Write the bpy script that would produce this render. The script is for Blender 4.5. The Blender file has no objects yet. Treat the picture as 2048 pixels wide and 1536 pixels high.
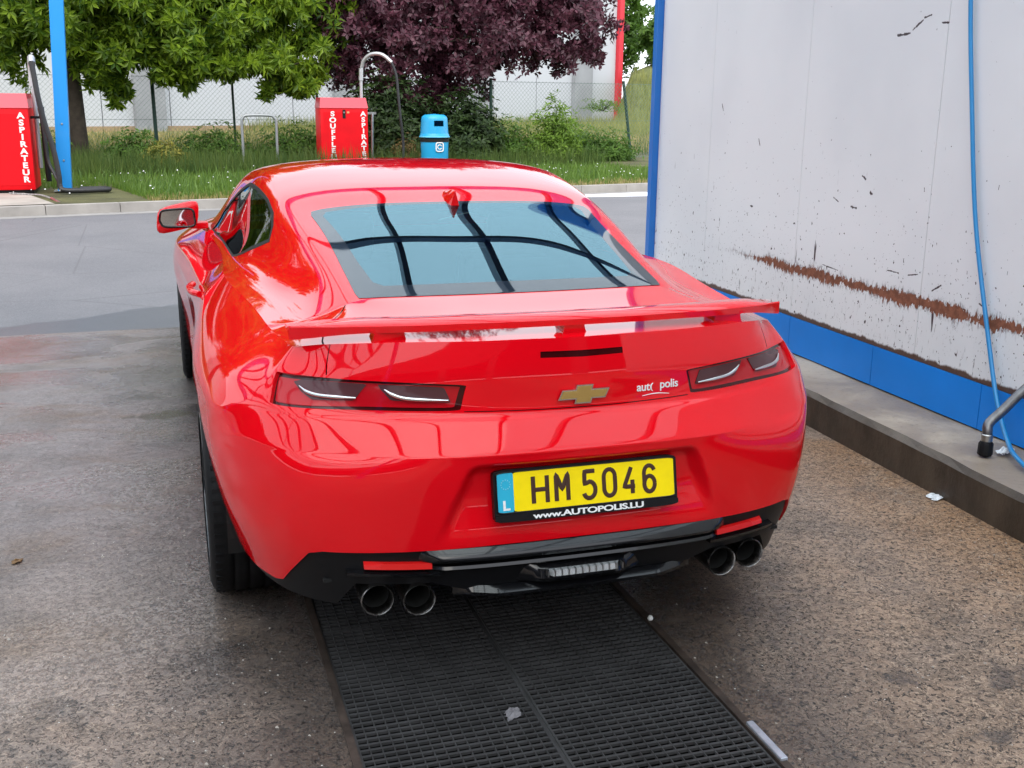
import bpy, bmesh, math, random
import numpy as np
from mathutils import Vector, Matrix
from mathutils.geometry import delaunay_2d_cdt
R=math.radians
rnd=random.Random(7); rng=np.random.default_rng(7)
sc=bpy.context.scene; COL=sc.collection
# ------------------------------------------------------------------ camera
cam=bpy.data.objects.new('camera',bpy.data.cameras.new('camera')); COL.objects.link(cam); sc.camera=cam
cam.data.sensor_width=36; cam.data.lens=36*2176/2048; cam.data.clip_end=500; cam.data.clip_start=.05
def _cam():
    yaw,pitch,roll=R(17.69),R(14.63),R(-.58)
    f=np.array([math.sin(yaw)*math.cos(pitch),math.cos(yaw)*math.cos(pitch),-math.sin(pitch)]); r=np.array([math.cos(yaw),-math.sin(yaw),0]); d=np.cross(f,r)
    r2=math.cos(roll)*r+math.sin(roll)*d; d2=-math.sin(roll)*r+math.cos(roll)*d
    M=Matrix(((r2[0],-d2[0],-f[0],-1.046),(r2[1],-d2[1],-f[1],-2.614),(r2[2],-d2[2],-f[2],1.613),(0,0,0,1)))
    cam.matrix_world=M
_cam()
# ------------------------------------------------------------------ world and sun (bright overcast, thin cloud)
SUN_EL,SUN_AZ=R(50),R(205)
w=bpy.data.worlds.new('World'); sc.world=w; w.use_nodes=True
nt=w.node_tree; N=nt.nodes; L=nt.links
bg=N['Background']; sky=N.new('ShaderNodeTexSky'); sky.sky_type='NISHITA'; sky.sun_disc=False
sky.sun_elevation=SUN_EL; sky.sun_rotation=SUN_AZ; sky.dust_density=2.5; sky.air_density=1.0
tc=N.new('ShaderNodeTexCoord'); mp=N.new('ShaderNodeMapping'); mp.inputs['Scale'].default_value=(1,1,2.2)
cn=N.new('ShaderNodeTexNoise'); cn.inputs['Scale'].default_value=2.2; cn.inputs['Detail'].default_value=6; cn.inputs['Roughness'].default_value=.55
cr_=N.new('ShaderNodeValToRGB'); cr_.color_ramp.elements[0].position=.30; cr_.color_ramp.elements[1].position=.62
cr_.color_ramp.elements[0].color=(.72,.72,.72,1); cr_.color_ramp.elements[1].color=(1,1,1,1)
mx=N.new('ShaderNodeMix'); mx.data_type='RGBA'; mx.inputs['B'].default_value=(12.5,13.0,14.0,1)
L.new(tc.outputs['Generated'],mp.inputs['Vector']); L.new(mp.outputs[0],cn.inputs['Vector']); L.new(cn.outputs['Fac'],cr_.inputs[0])
L.new(cr_.outputs[0],mx.inputs['Factor']); L.new(sky.outputs[0],mx.inputs['A']); L.new(mx.outputs['Result'],bg.inputs['Color'])
bg.inputs['Strength'].default_value=.13
sl=bpy.data.lights.new('sun','SUN'); sl.energy=1.5; sl.angle=R(55); sl.color=(1,.93,.83)
so=bpy.data.objects.new('sun',sl); COL.objects.link(so)
sd=Vector((math.sin(SUN_AZ)*math.cos(SUN_EL),math.cos(SUN_AZ)*math.cos(SUN_EL),math.sin(SUN_EL)))
so.rotation_euler=sd.to_track_quat('Z','Y').to_euler()
sc.view_settings.view_transform='Standard'; sc.view_settings.look='None'; sc.view_settings.gamma=1; sc.view_settings.exposure=.42
sc.view_settings.use_curve_mapping=False
# ------------------------------------------------------------------ helpers
def tag(o,label=None,cat=None,group=None,kind=None):
    if label: o['label']=label
    if cat: o['category']=cat
    if group: o['group']=group
    if kind: o['kind']=kind
    return o
def empty(name,loc,label,cat,group=None,rz=0):
    o=bpy.data.objects.new(name,None); COL.objects.link(o); o.location=loc; o.rotation_euler=(0,0,rz); o.empty_display_size=.1
    return tag(o,label,cat,group)
def obj(name,V,F,m,parent=None,smooth=False,normals=None,local=False):
    me=bpy.data.meshes.new(name); V=np.asarray(V,float)
    if parent is not None and not local:
        V=V-np.array(parent_loc(parent))
    me.from_pydata([tuple(v) for v in V],[],[tuple(int(i) for i in f) for f in F]); me.update()
    if smooth:
        me.shade_smooth()
    if normals is not None: me.normals_split_custom_set_from_vertices([tuple(n) for n in normals])
    if m is not None: me.materials.append(m)
    o=bpy.data.objects.new(name,me); COL.objects.link(o)
    if parent is not None: o.parent=parent
    return o
def parent_loc(p):
    l=Vector((0,0,0))
    while p is not None: l+=p.location; p=p.parent
    return l
class MB:
    def __init__(s): s.V=[];s.F=[];s.n=0
    def add(s,V,F):
        V=np.asarray(V,float); s.V.append(V); s.F+= [tuple(i+s.n for i in f) for f in F]; s.n+=len(V); return s
    def box(s,a,b,bev=0):
        a=np.array(a,float);b=np.array(b,float);lo=np.minimum(a,b);hi=np.maximum(a,b)
        if bev<=0:
            V=[[(lo,hi)[i][0],(lo,hi)[j][1],(lo,hi)[k][2]] for i in(0,1) for j in(0,1) for k in(0,1)]
            return s.add(V,[(0,1,3,2),(4,6,7,5),(0,4,5,1),(2,3,7,6),(0,2,6,4),(1,5,7,3)])
        bm=bmesh.new(); bmesh.ops.create_cube(bm,size=1)
        for v in bm.verts: v.co=Vector(((lo+hi)/2+np.array(v.co)*(hi-lo)))
        bmesh.ops.bevel(bm,geom=bm.edges[:],offset=min(bev,.45*min(hi-lo)),segments=2,profile=.6,affect='EDGES')
        return s.bm(bm)
    def bm(s,bm):
        bm.verts.index_update(); V=[tuple(v.co) for v in bm.verts];F=[tuple(v.index for v in f.verts) for f in bm.faces];bm.free(); return s.add(V,F)
    def xf(s,M): # transform everything so far
        s.V=[np.array([tuple(M@Vector(v)) for v in a]) for a in s.V]; return s
    def tube(s,P,r,n=8,cap=True,closed=False):
        P=np.asarray(P,float); r=np.broadcast_to(r,(len(P),)); m=len(P)
        T=np.gradient(P,axis=0) if not closed else np.roll(P,-1,0)-np.roll(P,1,0)
        T/=np.maximum(np.linalg.norm(T,axis=1,keepdims=True),1e-9)
        u=np.cross(T[0],[0,0,1.]); 
        if np.linalg.norm(u)<.1: u=np.cross(T[0],[1.,0,0])
        V=[]
        for i in range(m):
            u=u-T[i]*(u@T[i]); u/=np.linalg.norm(u); v=np.cross(T[i],u)
            for k in range(n):
                a=2*math.pi*k/n; V.append(P[i]+r[i]*(math.cos(a)*u+math.sin(a)*v))
        F=[(i*n+k,i*n+(k+1)%n,((i+1)%m)*n+(k+1)%n,((i+1)%m)*n+k) for i in range(m if closed else m-1) for k in range(n)]
        if cap and not closed: F+=[tuple(range(n))[::-1],tuple((m-1)*n+k for k in range(n))]
        return s.add(V,F)
    def lathe(s,prof,c=(0,0,0),axis='z',n=32,a0=0,a1=2*math.pi):
        full=abs(a1-a0-2*math.pi)<1e-6; m=n if full else n+1; V=[]
        for k in range(m):
            a=a0+(a1-a0)*k/n; ca,sa=math.cos(a),math.sin(a)
            for r,h in prof:
                p={'z':(r*ca,r*sa,h),'x':(h,r*ca,r*sa),'y':(r*sa,h,r*ca)}[axis]; V.append(np.add(p,c))
        q=len(prof); F=[(k*q+i,((k+1)%m)*q+i,((k+1)%m)*q+i+1,k*q+i+1) for k in range(m if full else m-1) for i in range(q-1)]
        return s.add(V,F)
    def prism(s,poly,fn0,fn1):  # poly: 2D list; fn maps 2D -> 3D for back and front
        n=len(poly); V=[fn0(p) for p in poly]+[fn1(p) for p in poly]
        return s.add(V,[tuple(range(n))[::-1],tuple(range(n,2*n))]+[(i,(i+1)%n,n+(i+1)%n,n+i) for i in range(n)])
    def build(s,name,m,parent=None,smooth=False,angle=35):
        V=np.concatenate(s.V); o=obj(name,V,s.F,m,parent)
        if smooth:
            o.data.shade_smooth()
            o.data.set_sharp_from_angle(angle=R(angle))
        return o
def spl(P,n=8):
    P=np.asarray(P,float);Q=np.concatenate([2*P[:1]-P[1:2],P,2*P[-1:]-P[-2:-1]]);o=[]
    for i in range(len(P)-1):
        a,b,c,d=Q[i:i+4]
        for k in range(n):
            t=k/n;o.append(.5*((2*b)+(c-a)*t+(2*a-5*b+4*c-d)*t*t+(3*b-a-3*c+d)*t**3))
    o.append(P[-1]);return np.array(o)
# ------------------------------------------------------------------ materials
def mat(name,col,rough=.5,metal=0,coat=0,spec=.5,bump=None,var=None,coat_rough=.03,emis=None):
    m=bpy.data.materials.new(name); m.use_nodes=True; t=m.node_tree; b=t.nodes['Principled BSDF']
    b.inputs['Base Color'].default_value=(*col,1); b.inputs['Roughness'].default_value=rough; b.inputs['Metallic'].default_value=metal
    b.inputs['Coat Weight'].default_value=coat; b.inputs['Coat Roughness'].default_value=coat_rough; b.inputs['Specular IOR Level'].default_value=spec
    tcn=t.nodes.new('ShaderNodeTexCoord')
    if var:   # (scale, amount, detail)
        n=t.nodes.new('ShaderNodeTexNoise'); n.inputs['Scale'].default_value=var[0]; n.inputs['Detail'].default_value=5
        t.links.new(tcn.outputs['Object'],n.inputs['Vector'])
        mr=t.nodes.new('ShaderNodeMapRange'); mr.inputs['From Min'].default_value=.3; mr.inputs['From Max'].default_value=.7
        mr.inputs['To Min'].default_value=1-var[1]; mr.inputs['To Max'].default_value=1+var[1]
        t.links.new(n.outputs['Fac'],mr.inputs['Value'])
        mm=t.nodes.new('ShaderNodeVectorMath'); mm.operation='SCALE'; mm.inputs[0].default_value=col
        t.links.new(mr.outputs[0],mm.inputs['Scale']); t.links.new(mm.outputs[0],b.inputs['Base Color'])
    if bump:  # (scale, strength, distance)
        n=t.nodes.new('ShaderNodeTexNoise'); n.inputs['Scale'].default_value=bump[0]; n.inputs['Detail'].default_value=4
        t.links.new(tcn.outputs['Object'],n.inputs['Vector'])
        bp=t.nodes.new('ShaderNodeBump'); bp.inputs['Strength'].default_value=bump[1]; bp.inputs['Distance'].default_value=bump[2]
        t.links.new(n.outputs['Fac'],bp.inputs['Height']); t.links.new(bp.outputs[0],b.inputs['Normal'])
    return m
class NG: # tiny node graph helper
    def __init__(s,m): s.t=m.node_tree; s.b=s.t.nodes['Principled BSDF']; s.tc=s.t.nodes.new('ShaderNodeTexCoord'); s.o=s.tc.outputs['Object']
    def set(s,sock,v):
        if isinstance(v,bpy.types.NodeSocket): s.t.links.new(v,sock)
        else: sock.default_value=v
    def map(s,scale=(1,1,1),loc=(0,0,0),src=None):
        n=s.t.nodes.new('ShaderNodeMapping'); n.inputs['Scale'].default_value=scale; n.inputs['Location'].default_value=loc; s.t.links.new(src or s.o,n.inputs[0]); return n.outputs[0]
    def noise(s,scale,detail=4,rough=.5,dist=0,src=None):
        n=s.t.nodes.new('ShaderNodeTexNoise'); n.inputs['Scale'].default_value=scale; n.inputs['Detail'].default_value=detail; n.inputs['Roughness'].default_value=rough; n.inputs['Distortion'].default_value=dist
        s.t.links.new(src or s.o,n.inputs['Vector']); return n.outputs['Fac']
    def vor(s,scale,feature='F1',src=None,rnd=1,out='Distance'):
        n=s.t.nodes.new('ShaderNodeTexVoronoi'); n.feature=feature; n.inputs['Scale'].default_value=scale; n.inputs['Randomness'].default_value=rnd
        s.t.links.new(src or s.o,n.inputs['Vector']); return n.outputs[out]
    def mr(s,v,a,b,c=0.,d=1.,smooth=True):
        n=s.t.nodes.new('ShaderNodeMapRange'); n.interpolation_type='SMOOTHSTEP' if smooth else 'LINEAR'
        s.set(n.inputs['Value'],v)
        for k,x in zip(('From Min','From Max','To Min','To Max'),(a,b,c,d)): n.inputs[k].default_value=x
        return n.outputs[0]
    def math(s,op,a,b=0.,c=None):
        n=s.t.nodes.new('ShaderNodeMath'); n.operation=op; s.set(n.inputs[0],a); s.set(n.inputs[1],b)
        if c is not None: s.set(n.inputs[2],c)
        return n.outputs[0]
    def mix(s,f,a,b,mode='MIX'):
        n=s.t.nodes.new('ShaderNodeMix'); n.data_type='RGBA'; n.blend_type=mode
        s.set(n.inputs['Factor'],f)
        for k,x in (('A',a),('B',b)): s.set(n.inputs[k],(*x,1) if isinstance(x,tuple) else x)
        return n.outputs['Result']
    def sep(s):
        n=s.t.nodes.new('ShaderNodeSeparateXYZ'); s.t.links.new(s.o,n.inputs[0]); return n.outputs
    def bump(s,h,strength=.5,dist=.01):
        n=s.t.nodes.new('ShaderNodeBump'); n.inputs['Strength'].default_value=strength; n.inputs['Distance'].default_value=dist; s.set(n.inputs['Height'],h); s.t.links.new(n.outputs[0],s.b.inputs['Normal'])
    def curve(s,v,pts):
        n=s.t.nodes.new('ShaderNodeFloatCurve'); c=n.mapping.curves[0]
        while len(c.points)<len(pts): c.points.new(.5,.5)
        for p,q in zip(c.points,pts): p.location=q; p.handle_type='VECTOR'
        n.mapping.update(); s.set(n.inputs['Value'],v); return n.outputs[0]
M={}
M['paint']=mat('red_car_paint',(.74,.0015,.008),.45,0,1.0,.0); M['paint'].node_tree.nodes['Principled BSDF'].inputs['Coat IOR'].default_value=1.5
M['gap']=mat('dark_gap',(.01,.004,.004),.6)
M['black_gloss']=mat('gloss_black_plastic',(.004,.004,.005),.15,0,.5,.3)
M['black_satin']=mat('satin_black_plastic',(.005,.005,.006),.45,spec=.25,bump=(400,.15,.001))
M['rubber']=mat('tyre_rubber',(.006,.006,.007),.6,spec=.2,bump=(150,.25,.002),var=(12,.3))
M['rim']=mat('dark_rim_paint',(.035,.038,.044),.25,.5,.6)
M['chrome']=mat('chrome_metal',(.62,.62,.63),.16,1)
M['steel']=mat('stainless_steel',(.45,.45,.45),.32,1,var=(30,.15))
M['pipe']=mat('exhaust_steel',(.34,.32,.31),.25,1,var=(40,.3))
M['soot']=mat('soot_black',(.004,.004,.004),.8)
M['gold']=mat('gold_badge_insert',(.62,.42,.13),.3,.7,.5,bump=(500,.3,.001))
M['white']=mat('white_print',(.8,.8,.8),.5)
M['yellow']=mat('plate_yellow',(.95,.72,.0),.4,0,.1,.3,var=(30,.04))
M['cyan']=mat('plate_blue_band',(.02,.42,.62),.4,0,.3)
M['char']=mat('plate_character_black',(.05,.018,.01),.45)
M['interior']=mat('dark_interior',(.015,.015,.017),.8,bump=(200,.3,.002))
M['seat']=mat('seat_leather_black',(.02,.02,.022),.5,bump=(120,.3,.002))
M['lens_dark']=mat('dark_red_lens',(.045,.002,.003),.12,0,.45,.2)
M['lens_red']=mat('red_lens',(.45,.003,.010),.15,0,.45,.2)
M['lens_grey']=mat('smoked_lens',(.085,.030,.035),.15,0,.3,.2)
M['reflector']=mat('red_reflector',(.60,.004,.004),.3,0,.3,bump=(600,.4,.001))
M['lens_clear']=mat('ribbed_clear_lens',(.35,.36,.37),.25,.2,1)
M['mirror']=mat('mirror_glass',(.62,.68,.72),.02,1)
def glass(name,tint,ior=1.75,rough=.0,f=1.0):
    m=bpy.data.materials.new(name); m.use_nodes=True; t=m.node_tree; t.nodes.remove(t.nodes['Principled BSDF']); out=t.nodes['Material Output']
    tr=t.nodes.new('ShaderNodeBsdfTransparent'); tr.inputs[0].default_value=(*tint,1); gl=t.nodes.new('ShaderNodeBsdfGlossy'); gl.inputs['Roughness'].default_value=rough
    gl.inputs['Color'].default_value=(f,f,f,1)
    fr=t.nodes.new('ShaderNodeFresnel'); fr.inputs[0].default_value=ior; mx=t.nodes.new('ShaderNodeMixShader')
    t.links.new(fr.outputs[0],mx.inputs[0]); t.links.new(tr.outputs[0],mx.inputs[1]); t.links.new(gl.outputs[0],mx.inputs[2]); t.links.new(mx.outputs[0],out.inputs[0]); return m
M['glass']=glass('tinted_window_glass',(.30,.42,.40),1.9)
M['rear_glass']=glass('tinted_rear_glass',(.30,.44,.44),3.2); M['rear_glass'].node_tree.nodes['Glossy BSDF'].inputs['Color'].default_value=(.45,.72,.82,1)
M['frit']=mat('black_glass_border',(.012,.02,.03),.03,0,0,.5); M['frit'].node_tree.nodes['Principled BSDF'].inputs['IOR'].default_value=1.65
# ---------- body surfaces (half car, x >= 0), cubic B-splines through design stations ----------
LV=np.array([.20,.32,.44,.56,.66,.705,.72,.775,.795,.812,.87,.92,1.0])
def pchip(x,y,q):
    x=np.asarray(x,float);y=np.asarray(y,float);h=np.diff(x);d=np.diff(y)/h
    m=np.zeros_like(y);m[0]=d[0];m[-1]=d[-1]
    for i in range(1,len(x)-1):
        if d[i-1]*d[i]>0:
            w1=2*h[i]+h[i-1];w2=h[i]+2*h[i-1];m[i]=(w1+w2)/(w1/d[i-1]+w2/d[i])
    q=np.clip(q,x[0],x[-1]);i=np.clip(np.searchsorted(x,q)-1,0,len(x)-2);t=(q-x[i])/h[i]
    return (2*t**3-3*t**2+1)*y[i]+(t**3-2*t**2+t)*h[i]*m[i]+(-2*t**3+3*t**2)*y[i+1]+(t**3-t**2)*h[i]*m[i+1]
def stn(pts,rear=False):
    p=np.array(pts,float);zt=p[-1,2]
    z=LV.copy()
    if rear:
        z[10:]=.812+(LV[10:]-.812)*(zt-.812)/(1.0-.812)
    else:
        z=.2+(LV-.2)*(zt-.2)/.8
    z[0]=max(z[0],p[0,2])
    return np.stack([pchip(p[:,2],p[:,0],z),pchip(p[:,2],p[:,1],z),z],1)
def rx(x,ys,zt=1.0):   # rear station at constant x: y at z .2 .32 .44 .56 .66 .705 .72 .775 .795 .812 .87 .92 top
    zz=[.2,.32,.44,.56,.66,.705,.72,.775,.795,.812,.87,.92,zt]
    return stn([(x,y,z) for y,z in zip(ys,zz)],True)
ST=[
 rx(0,  [.06,.02,-.005,-.018,-.025,-.027,-.024,.010,.024,.034,.036,.040,.055],1.0),
 rx(.16,[.062,.022,-.003,-.016,-.023,-.025,-.022,.013,.028,.039,.041,.045,.06],.9995),
 rx(.32,[.07,.03,.006,-.007,-.013,-.015,-.011,.025,.04,.055,.06,.064,.085],.998),
 rx(.47,[.09,.052,.03,.018,.012,.019,.027,.066,.081,.094,.104,.112,.135],.994),
 rx(.61,[.125,.092,.075,.064,.062,.082,.091,.126,.140,.152,.166,.178,.205],.983),
 stn([(.70,.20,.2),(.715,.165,.32),(.733,.14,.44),(.743,.128,.56),(.745,.129,.66),(.738,.155,.72),(.728,.188,.79),(.722,.215,.83),(.708,.245,.88),(.70,.262,.92),(.683,.29,.966)],True),
 stn([(.775,.30,.2),(.795,.265,.32),(.812,.232,.44),(.822,.222,.56),(.825,.22,.66),(.82,.225,.72),(.808,.262,.79),(.800,.28,.83),(.785,.31,.88),(.765,.318,.92),(.732,.33,.955)],True),
 stn([(.82,.39,.2),(.848,.37,.32),(.875,.345,.44),(.888,.335,.56),(.892,.335,.66),(.888,.337,.72),(.868,.345,.79),(.846,.35,.83),(.806,.365,.88),(.776,.378,.92),(.742,.385,.953)],True),
 stn([(.85,.50,.2),(.885,.49,.32),(.918,.48,.44),(.938,.475,.56),(.946,.475,.66),(.942,.475,.74),(.908,.475,.82),(.862,.475,.87),(.808,.475,.92),(.757,.48,.952)]),
 stn([(.87,.63,.2),(.905,.63,.32),(.94,.63,.44),(.963,.63,.56),(.973,.63,.66),(.970,.63,.74),(.940,.63,.82),(.895,.63,.872),(.834,.63,.922),(.778,.63,.960)]),
 stn([(.89,.95,.2),(.93,.95,.32),(.96,.95,.44),(.98,.95,.56),(.992,.95,.68),(.990,.95,.76),(.958,.95,.84),(.910,.95,.892),(.856,.95,.938),(.806,.95,.977)]),
 stn([(.90,1.35,.2),(.935,1.35,.32),(.955,1.35,.44),(.970,1.35,.56),(.982,1.35,.68),(.980,1.35,.76),(.958,1.35,.85),(.930,1.35,.902),(.894,1.35,.950),(.857,1.35,.992)]),
 stn([(.90,1.8,.2),(.945,1.8,.30),(.945,1.8,.42),(.945,1.8,.56),(.957,1.8,.70),(.957,1.8,.80),(.935,1.8,.87),(.900,1.8,.93),(.838,1.8,.988)]),
 stn([(.90,2.35,.2),(.95,2.35,.28),(.94,2.35,.42),(.938,2.35,.56),(.955,2.35,.70),(.962,2.35,.80),(.938,2.35,.88),(.90,2.35,.94),(.835,2.35,.982)]),
 stn([(.91,2.9,.2),(.955,2.9,.28),(.948,2.9,.42),(.952,2.9,.56),(.972,2.9,.70),(.98,2.9,.80),(.955,2.9,.87),(.915,2.9,.93),(.852,2.9,.972)]),
 stn([(.92,3.4,.2),(.96,3.4,.30),(.968,3.4,.44),(.983,3.4,.56),(1.0,3.4,.70),(1.0,3.4,.79),(.975,3.4,.86),(.935,3.4,.915),(.88,3.4,.948)]),
 stn([(.93,3.95,.2),(.965,3.95,.32),(.985,3.95,.44),(1.005,3.95,.56),(1.018,3.95,.68),(1.008,3.95,.77),(.975,3.95,.84),(.935,3.95,.88),(.875,3.95,.91)]),
 stn([(.92,4.4,.2),(.945,4.4,.32),(.96,4.4,.44),(.965,4.4,.56),(.965,4.4,.67),(.945,4.4,.75),(.91,4.4,.80),(.87,4.4,.835),(.82,4.4,.855)]),
 stn([(.80,4.75,.2),(.82,4.76,.32),(.84,4.77,.44),(.845,4.77,.56),(.82,4.76,.65),(.78,4.75,.70),(.75,4.74,.73),(.73,4.73,.75),(.68,4.70,.785)]),
 stn([(.45,4.93,.2),(.45,4.98,.32),(.45,5.0,.44),(.45,5.0,.56),(.45,4.96,.64),(.44,4.93,.69),(.43,4.90,.72),(.42,4.87,.74),(.40,4.82,.765)]),
 stn([(0,4.98,.2),(0,5.04,.32),(0,5.06,.44),(0,5.06,.56),(0,5.02,.64),(0,4.99,.69),(0,4.96,.72),(0,4.93,.74),(0,4.86,.775)]),
]
SH=np.array(ST)                      # (stations, levels, 3)
# top: rows front to back of half sections, 9 columns from the centre to the shoulder
def row(pts,y=None): return [(p[0],y,p[1]) if y is not None else p for p in pts]
TR=[
 row([(0,.055,1.0),(.16,.06,.9995),(.32,.085,.998),(.47,.135,.994),(.575,.18,.986),(.64,.235,.976),(.683,.29,.966),(.71,.312,.960),(.732,.33,.955)]),
 row([(0,.20,1.004),(.16,.20,1.004),(.32,.215,1.002),(.47,.25,.998),(.58,.29,.990),(.64,.33,.980),(.69,.36,.967),(.72,.375,.960),(.742,.385,.953)]),
 row([(0,.38,1.010),(.16,.385,1.010),(.32,.395,1.009),(.47,.41,1.004),(.575,.43,.997),(.64,.45,.985),(.70,.465,.967),(.735,.475,.958),(.757,.48,.952)]),
 row([(0,.555,1.0235),(.20,.56,1.0235),(.38,.57,1.0235),(.495,.585,1.0185),(.55,.59,1.006),(.60,.595,.986),(.67,.60,.967),(.73,.60,.957),(.772,.60,.952)]),
 row([(0,.60,1.028),(.20,.605,1.028),(.38,.615,1.028),(.50,.63,1.024),(.55,.635,1.011),(.60,.64,.990),(.67,.64,.968),(.73,.635,.960),(.778,.63,.958)]),
 row([(0,.665,1.0445),(.20,.668,1.0445),(.38,.675,1.043),(.502,.69,1.038),(.555,.70,1.024),(.60,.70,1.001),(.67,.70,.972),(.73,.70,.962),(.784,.70,.962)]),
 row([(0,1.117),(.20,1.116),(.38,1.110),(.51,1.098),(.565,1.084),(.605,1.05),(.66,.995),(.73,.976),(.806,.975)],.95),
 row([(0,1.179),(.20,1.178),(.38,1.171),(.52,1.157),(.585,1.147),(.63,1.105),(.70,1.02),(.765,.989),(.838,.985)],1.2),
 row([(0,1.237),(.20,1.236),(.40,1.228),(.545,1.211),(.61,1.196),(.66,1.145),(.72,1.04),(.79,.997),(.862,.992)],1.45),
 row([(0,1.280),(.20,1.279),(.41,1.271),(.57,1.248),(.63,1.222),(.675,1.165),(.735,1.065),(.79,1.0),(.855,.988)],1.62),
 row([(0,1.318),(.21,1.316),(.42,1.307),(.585,1.282),(.64,1.254),(.685,1.19),(.745,1.075),(.795,1.0),(.838,.988)],1.85),
 row([(0,1.349),(.21,1.347),(.43,1.338),(.59,1.315),(.655,1.282),(.70,1.20),(.755,1.075),(.798,.998),(.836,.985)],2.15),
 row([(0,1.346),(.21,1.343),(.43,1.333),(.595,1.308),(.665,1.272),(.712,1.19),(.765,1.07),(.805,.995),(.835,.981)],2.5),
 row([(0,1.318),(.22,1.313),(.44,1.300),(.61,1.27),(.69,1.228),(.738,1.15),(.785,1.05),(.822,.99),(.852,.972)],2.8),
 row([(0,1.215),(.22,1.210),(.46,1.190),(.65,1.14),(.735,1.10),(.775,1.055),(.81,1.0),(.835,.972),(.862,.960)],3.15),
 row([(0,1.09),(.23,1.085),(.47,1.065),(.67,1.02),(.76,.985),(.80,.97),(.83,.96),(.855,.952),(.882,.945)],3.5),
 row([(0,1.03),(.23,1.025),(.47,1.01),(.66,.985),(.75,.965),(.79,.955),(.82,.947),(.85,.938),(.88,.928)],3.75),
 row([(0,.965),(.22,.962),(.45,.95),(.62,.935),(.70,.925),(.75,.91),(.79,.895),(.82,.882),(.85,.868)],4.2),
 row([(0,4.6,.88),(.2,4.6,.878),(.4,4.6,.87),(.52,4.6,.86),(.59,4.6,.85),(.64,4.62,.838),(.68,4.63,.825),(.72,4.63,.815),(.76,4.62,.81)]),
 row([(0,4.86,.775),(.2,4.85,.773),(.33,4.835,.768),(.42,4.815,.766),(.50,4.79,.768),(.56,4.765,.772),(.61,4.74,.777),(.65,4.72,.781),(.68,4.70,.785)]),
]
TP=np.array(TR)
def bs_mat(n,q,endsym=(False,False)):
    # weights matrix for uniform cubic B-spline on params q in [0,n-1]; ghost ends: linear or mirrored (handled by caller)
    i=np.clip(np.floor(q).astype(int),0,n-2);t=q-i
    w=np.stack([(1-t)**3,3*t**3-6*t**2+4,-3*t**3+3*t**2+3*t+1,t**3],1)/6
    M=np.zeros((len(q),n+2))
    for k in range(4): M[np.arange(len(q)),i+k]+=w[:,k]
    return M
class Surf:
    def __init__(s,G,symA0=False,symA1=False,symB0=False,it=3):
        s.G0=G;s.sy=(symA0,symA1,symB0)
        C=G.copy();nA,nB=G.shape[:2]
        for _ in range(it):
            E=G-s._ev(C,np.arange(nA,dtype=float),np.arange(nB,dtype=float));C=C+.8*E
        s.C=C
    def _pad(s,C):
        m=np.array([-1,1,1.])
        a0=C[1:2]*m if s.sy[0] else 2*C[:1]-C[1:2]
        a1=C[-2:-1]*m if s.sy[1] else 2*C[-1:]-C[-2:-1]
        D=np.concatenate([a0,C,a1],0)
        b0=D[:,1:2]*m if s.sy[2] else 2*D[:,:1]-D[:,1:2]
        b1=2*D[:,-1:]-D[:,-2:-1]
        return np.concatenate([b0,D,b1],1)
    def _ev(s,C,a,b):
        P=s._pad(C);A=bs_mat(C.shape[0],a);B=bs_mat(C.shape[1],b)
        return np.einsum('ai,bj,ijk->abk',A,B,P)
    def grid(s,a,b): return s._ev(s.C,a,b)
    def pts(s,ab):
        ab=np.atleast_2d(ab).astype(float);P=s._pad(s.C)
        out=np.zeros((len(ab),3))
        for c0 in range(0,len(ab),4000):
            q=ab[c0:c0+4000];A=bs_mat(s.C.shape[0],q[:,0]);B=bs_mat(s.C.shape[1],q[:,1])
            out[c0:c0+4000]=np.einsum('ni,nj,ijk->nk',A,B,P,optimize=True)
        return out
    def normals(s,ab,flip=1):
        ab=np.atleast_2d(ab).astype(float);nA,nB=s.C.shape[:2];e=1e-3
        def cl(d):
            q=ab+d;q[:,0]=np.clip(q[:,0],0,nA-1);q[:,1]=np.clip(q[:,1],0,nB-1);return s.pts(q)
        n=np.cross(cl([e,0])-cl([-e,0]),cl([0,e])-cl([0,-e]))*flip
        return n/np.maximum(np.linalg.norm(n,axis=1,keepdims=True),1e-12)
    def inv(s,X,w=(1,1,1)):
        if not hasattr(s,'lut'):
            s.la=np.linspace(0,s.C.shape[0]-1,(s.C.shape[0]-1)*12+1);s.lb=np.linspace(0,s.C.shape[1]-1,(s.C.shape[1]-1)*8+1)
            s.lut=s.grid(s.la,s.lb)
        X=np.atleast_2d(np.asarray(X,float));w=np.array(w,float);out=[]
        for x in X:
            d=(((s.lut-x)*w)**2).sum(2);i,j=np.unravel_index(d.argmin(),d.shape);q=np.array([s.la[i],s.lb[j]])
            for _ in range(8):
                e=1e-3;P=s.pts([q,q+[e,0],q+[0,e]]);J=np.stack([(P[1]-P[0])/e,(P[2]-P[0])/e],1)*w[:,None];r=(x-P[0])*w
                st=np.linalg.lstsq(J.T@J+1e-9*np.eye(2),J.T@r,rcond=None)[0];q=q+np.clip(st,-.3,.3)
                q=np.array([np.clip(q[0],0,s.C.shape[0]-1),np.clip(q[1],0,s.C.shape[1]-1)])
            out.append(q)
        return np.array(out)
SHELL=Surf(SH,True,True,False)
TOP=Surf(TP,False,False,True)
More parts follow.
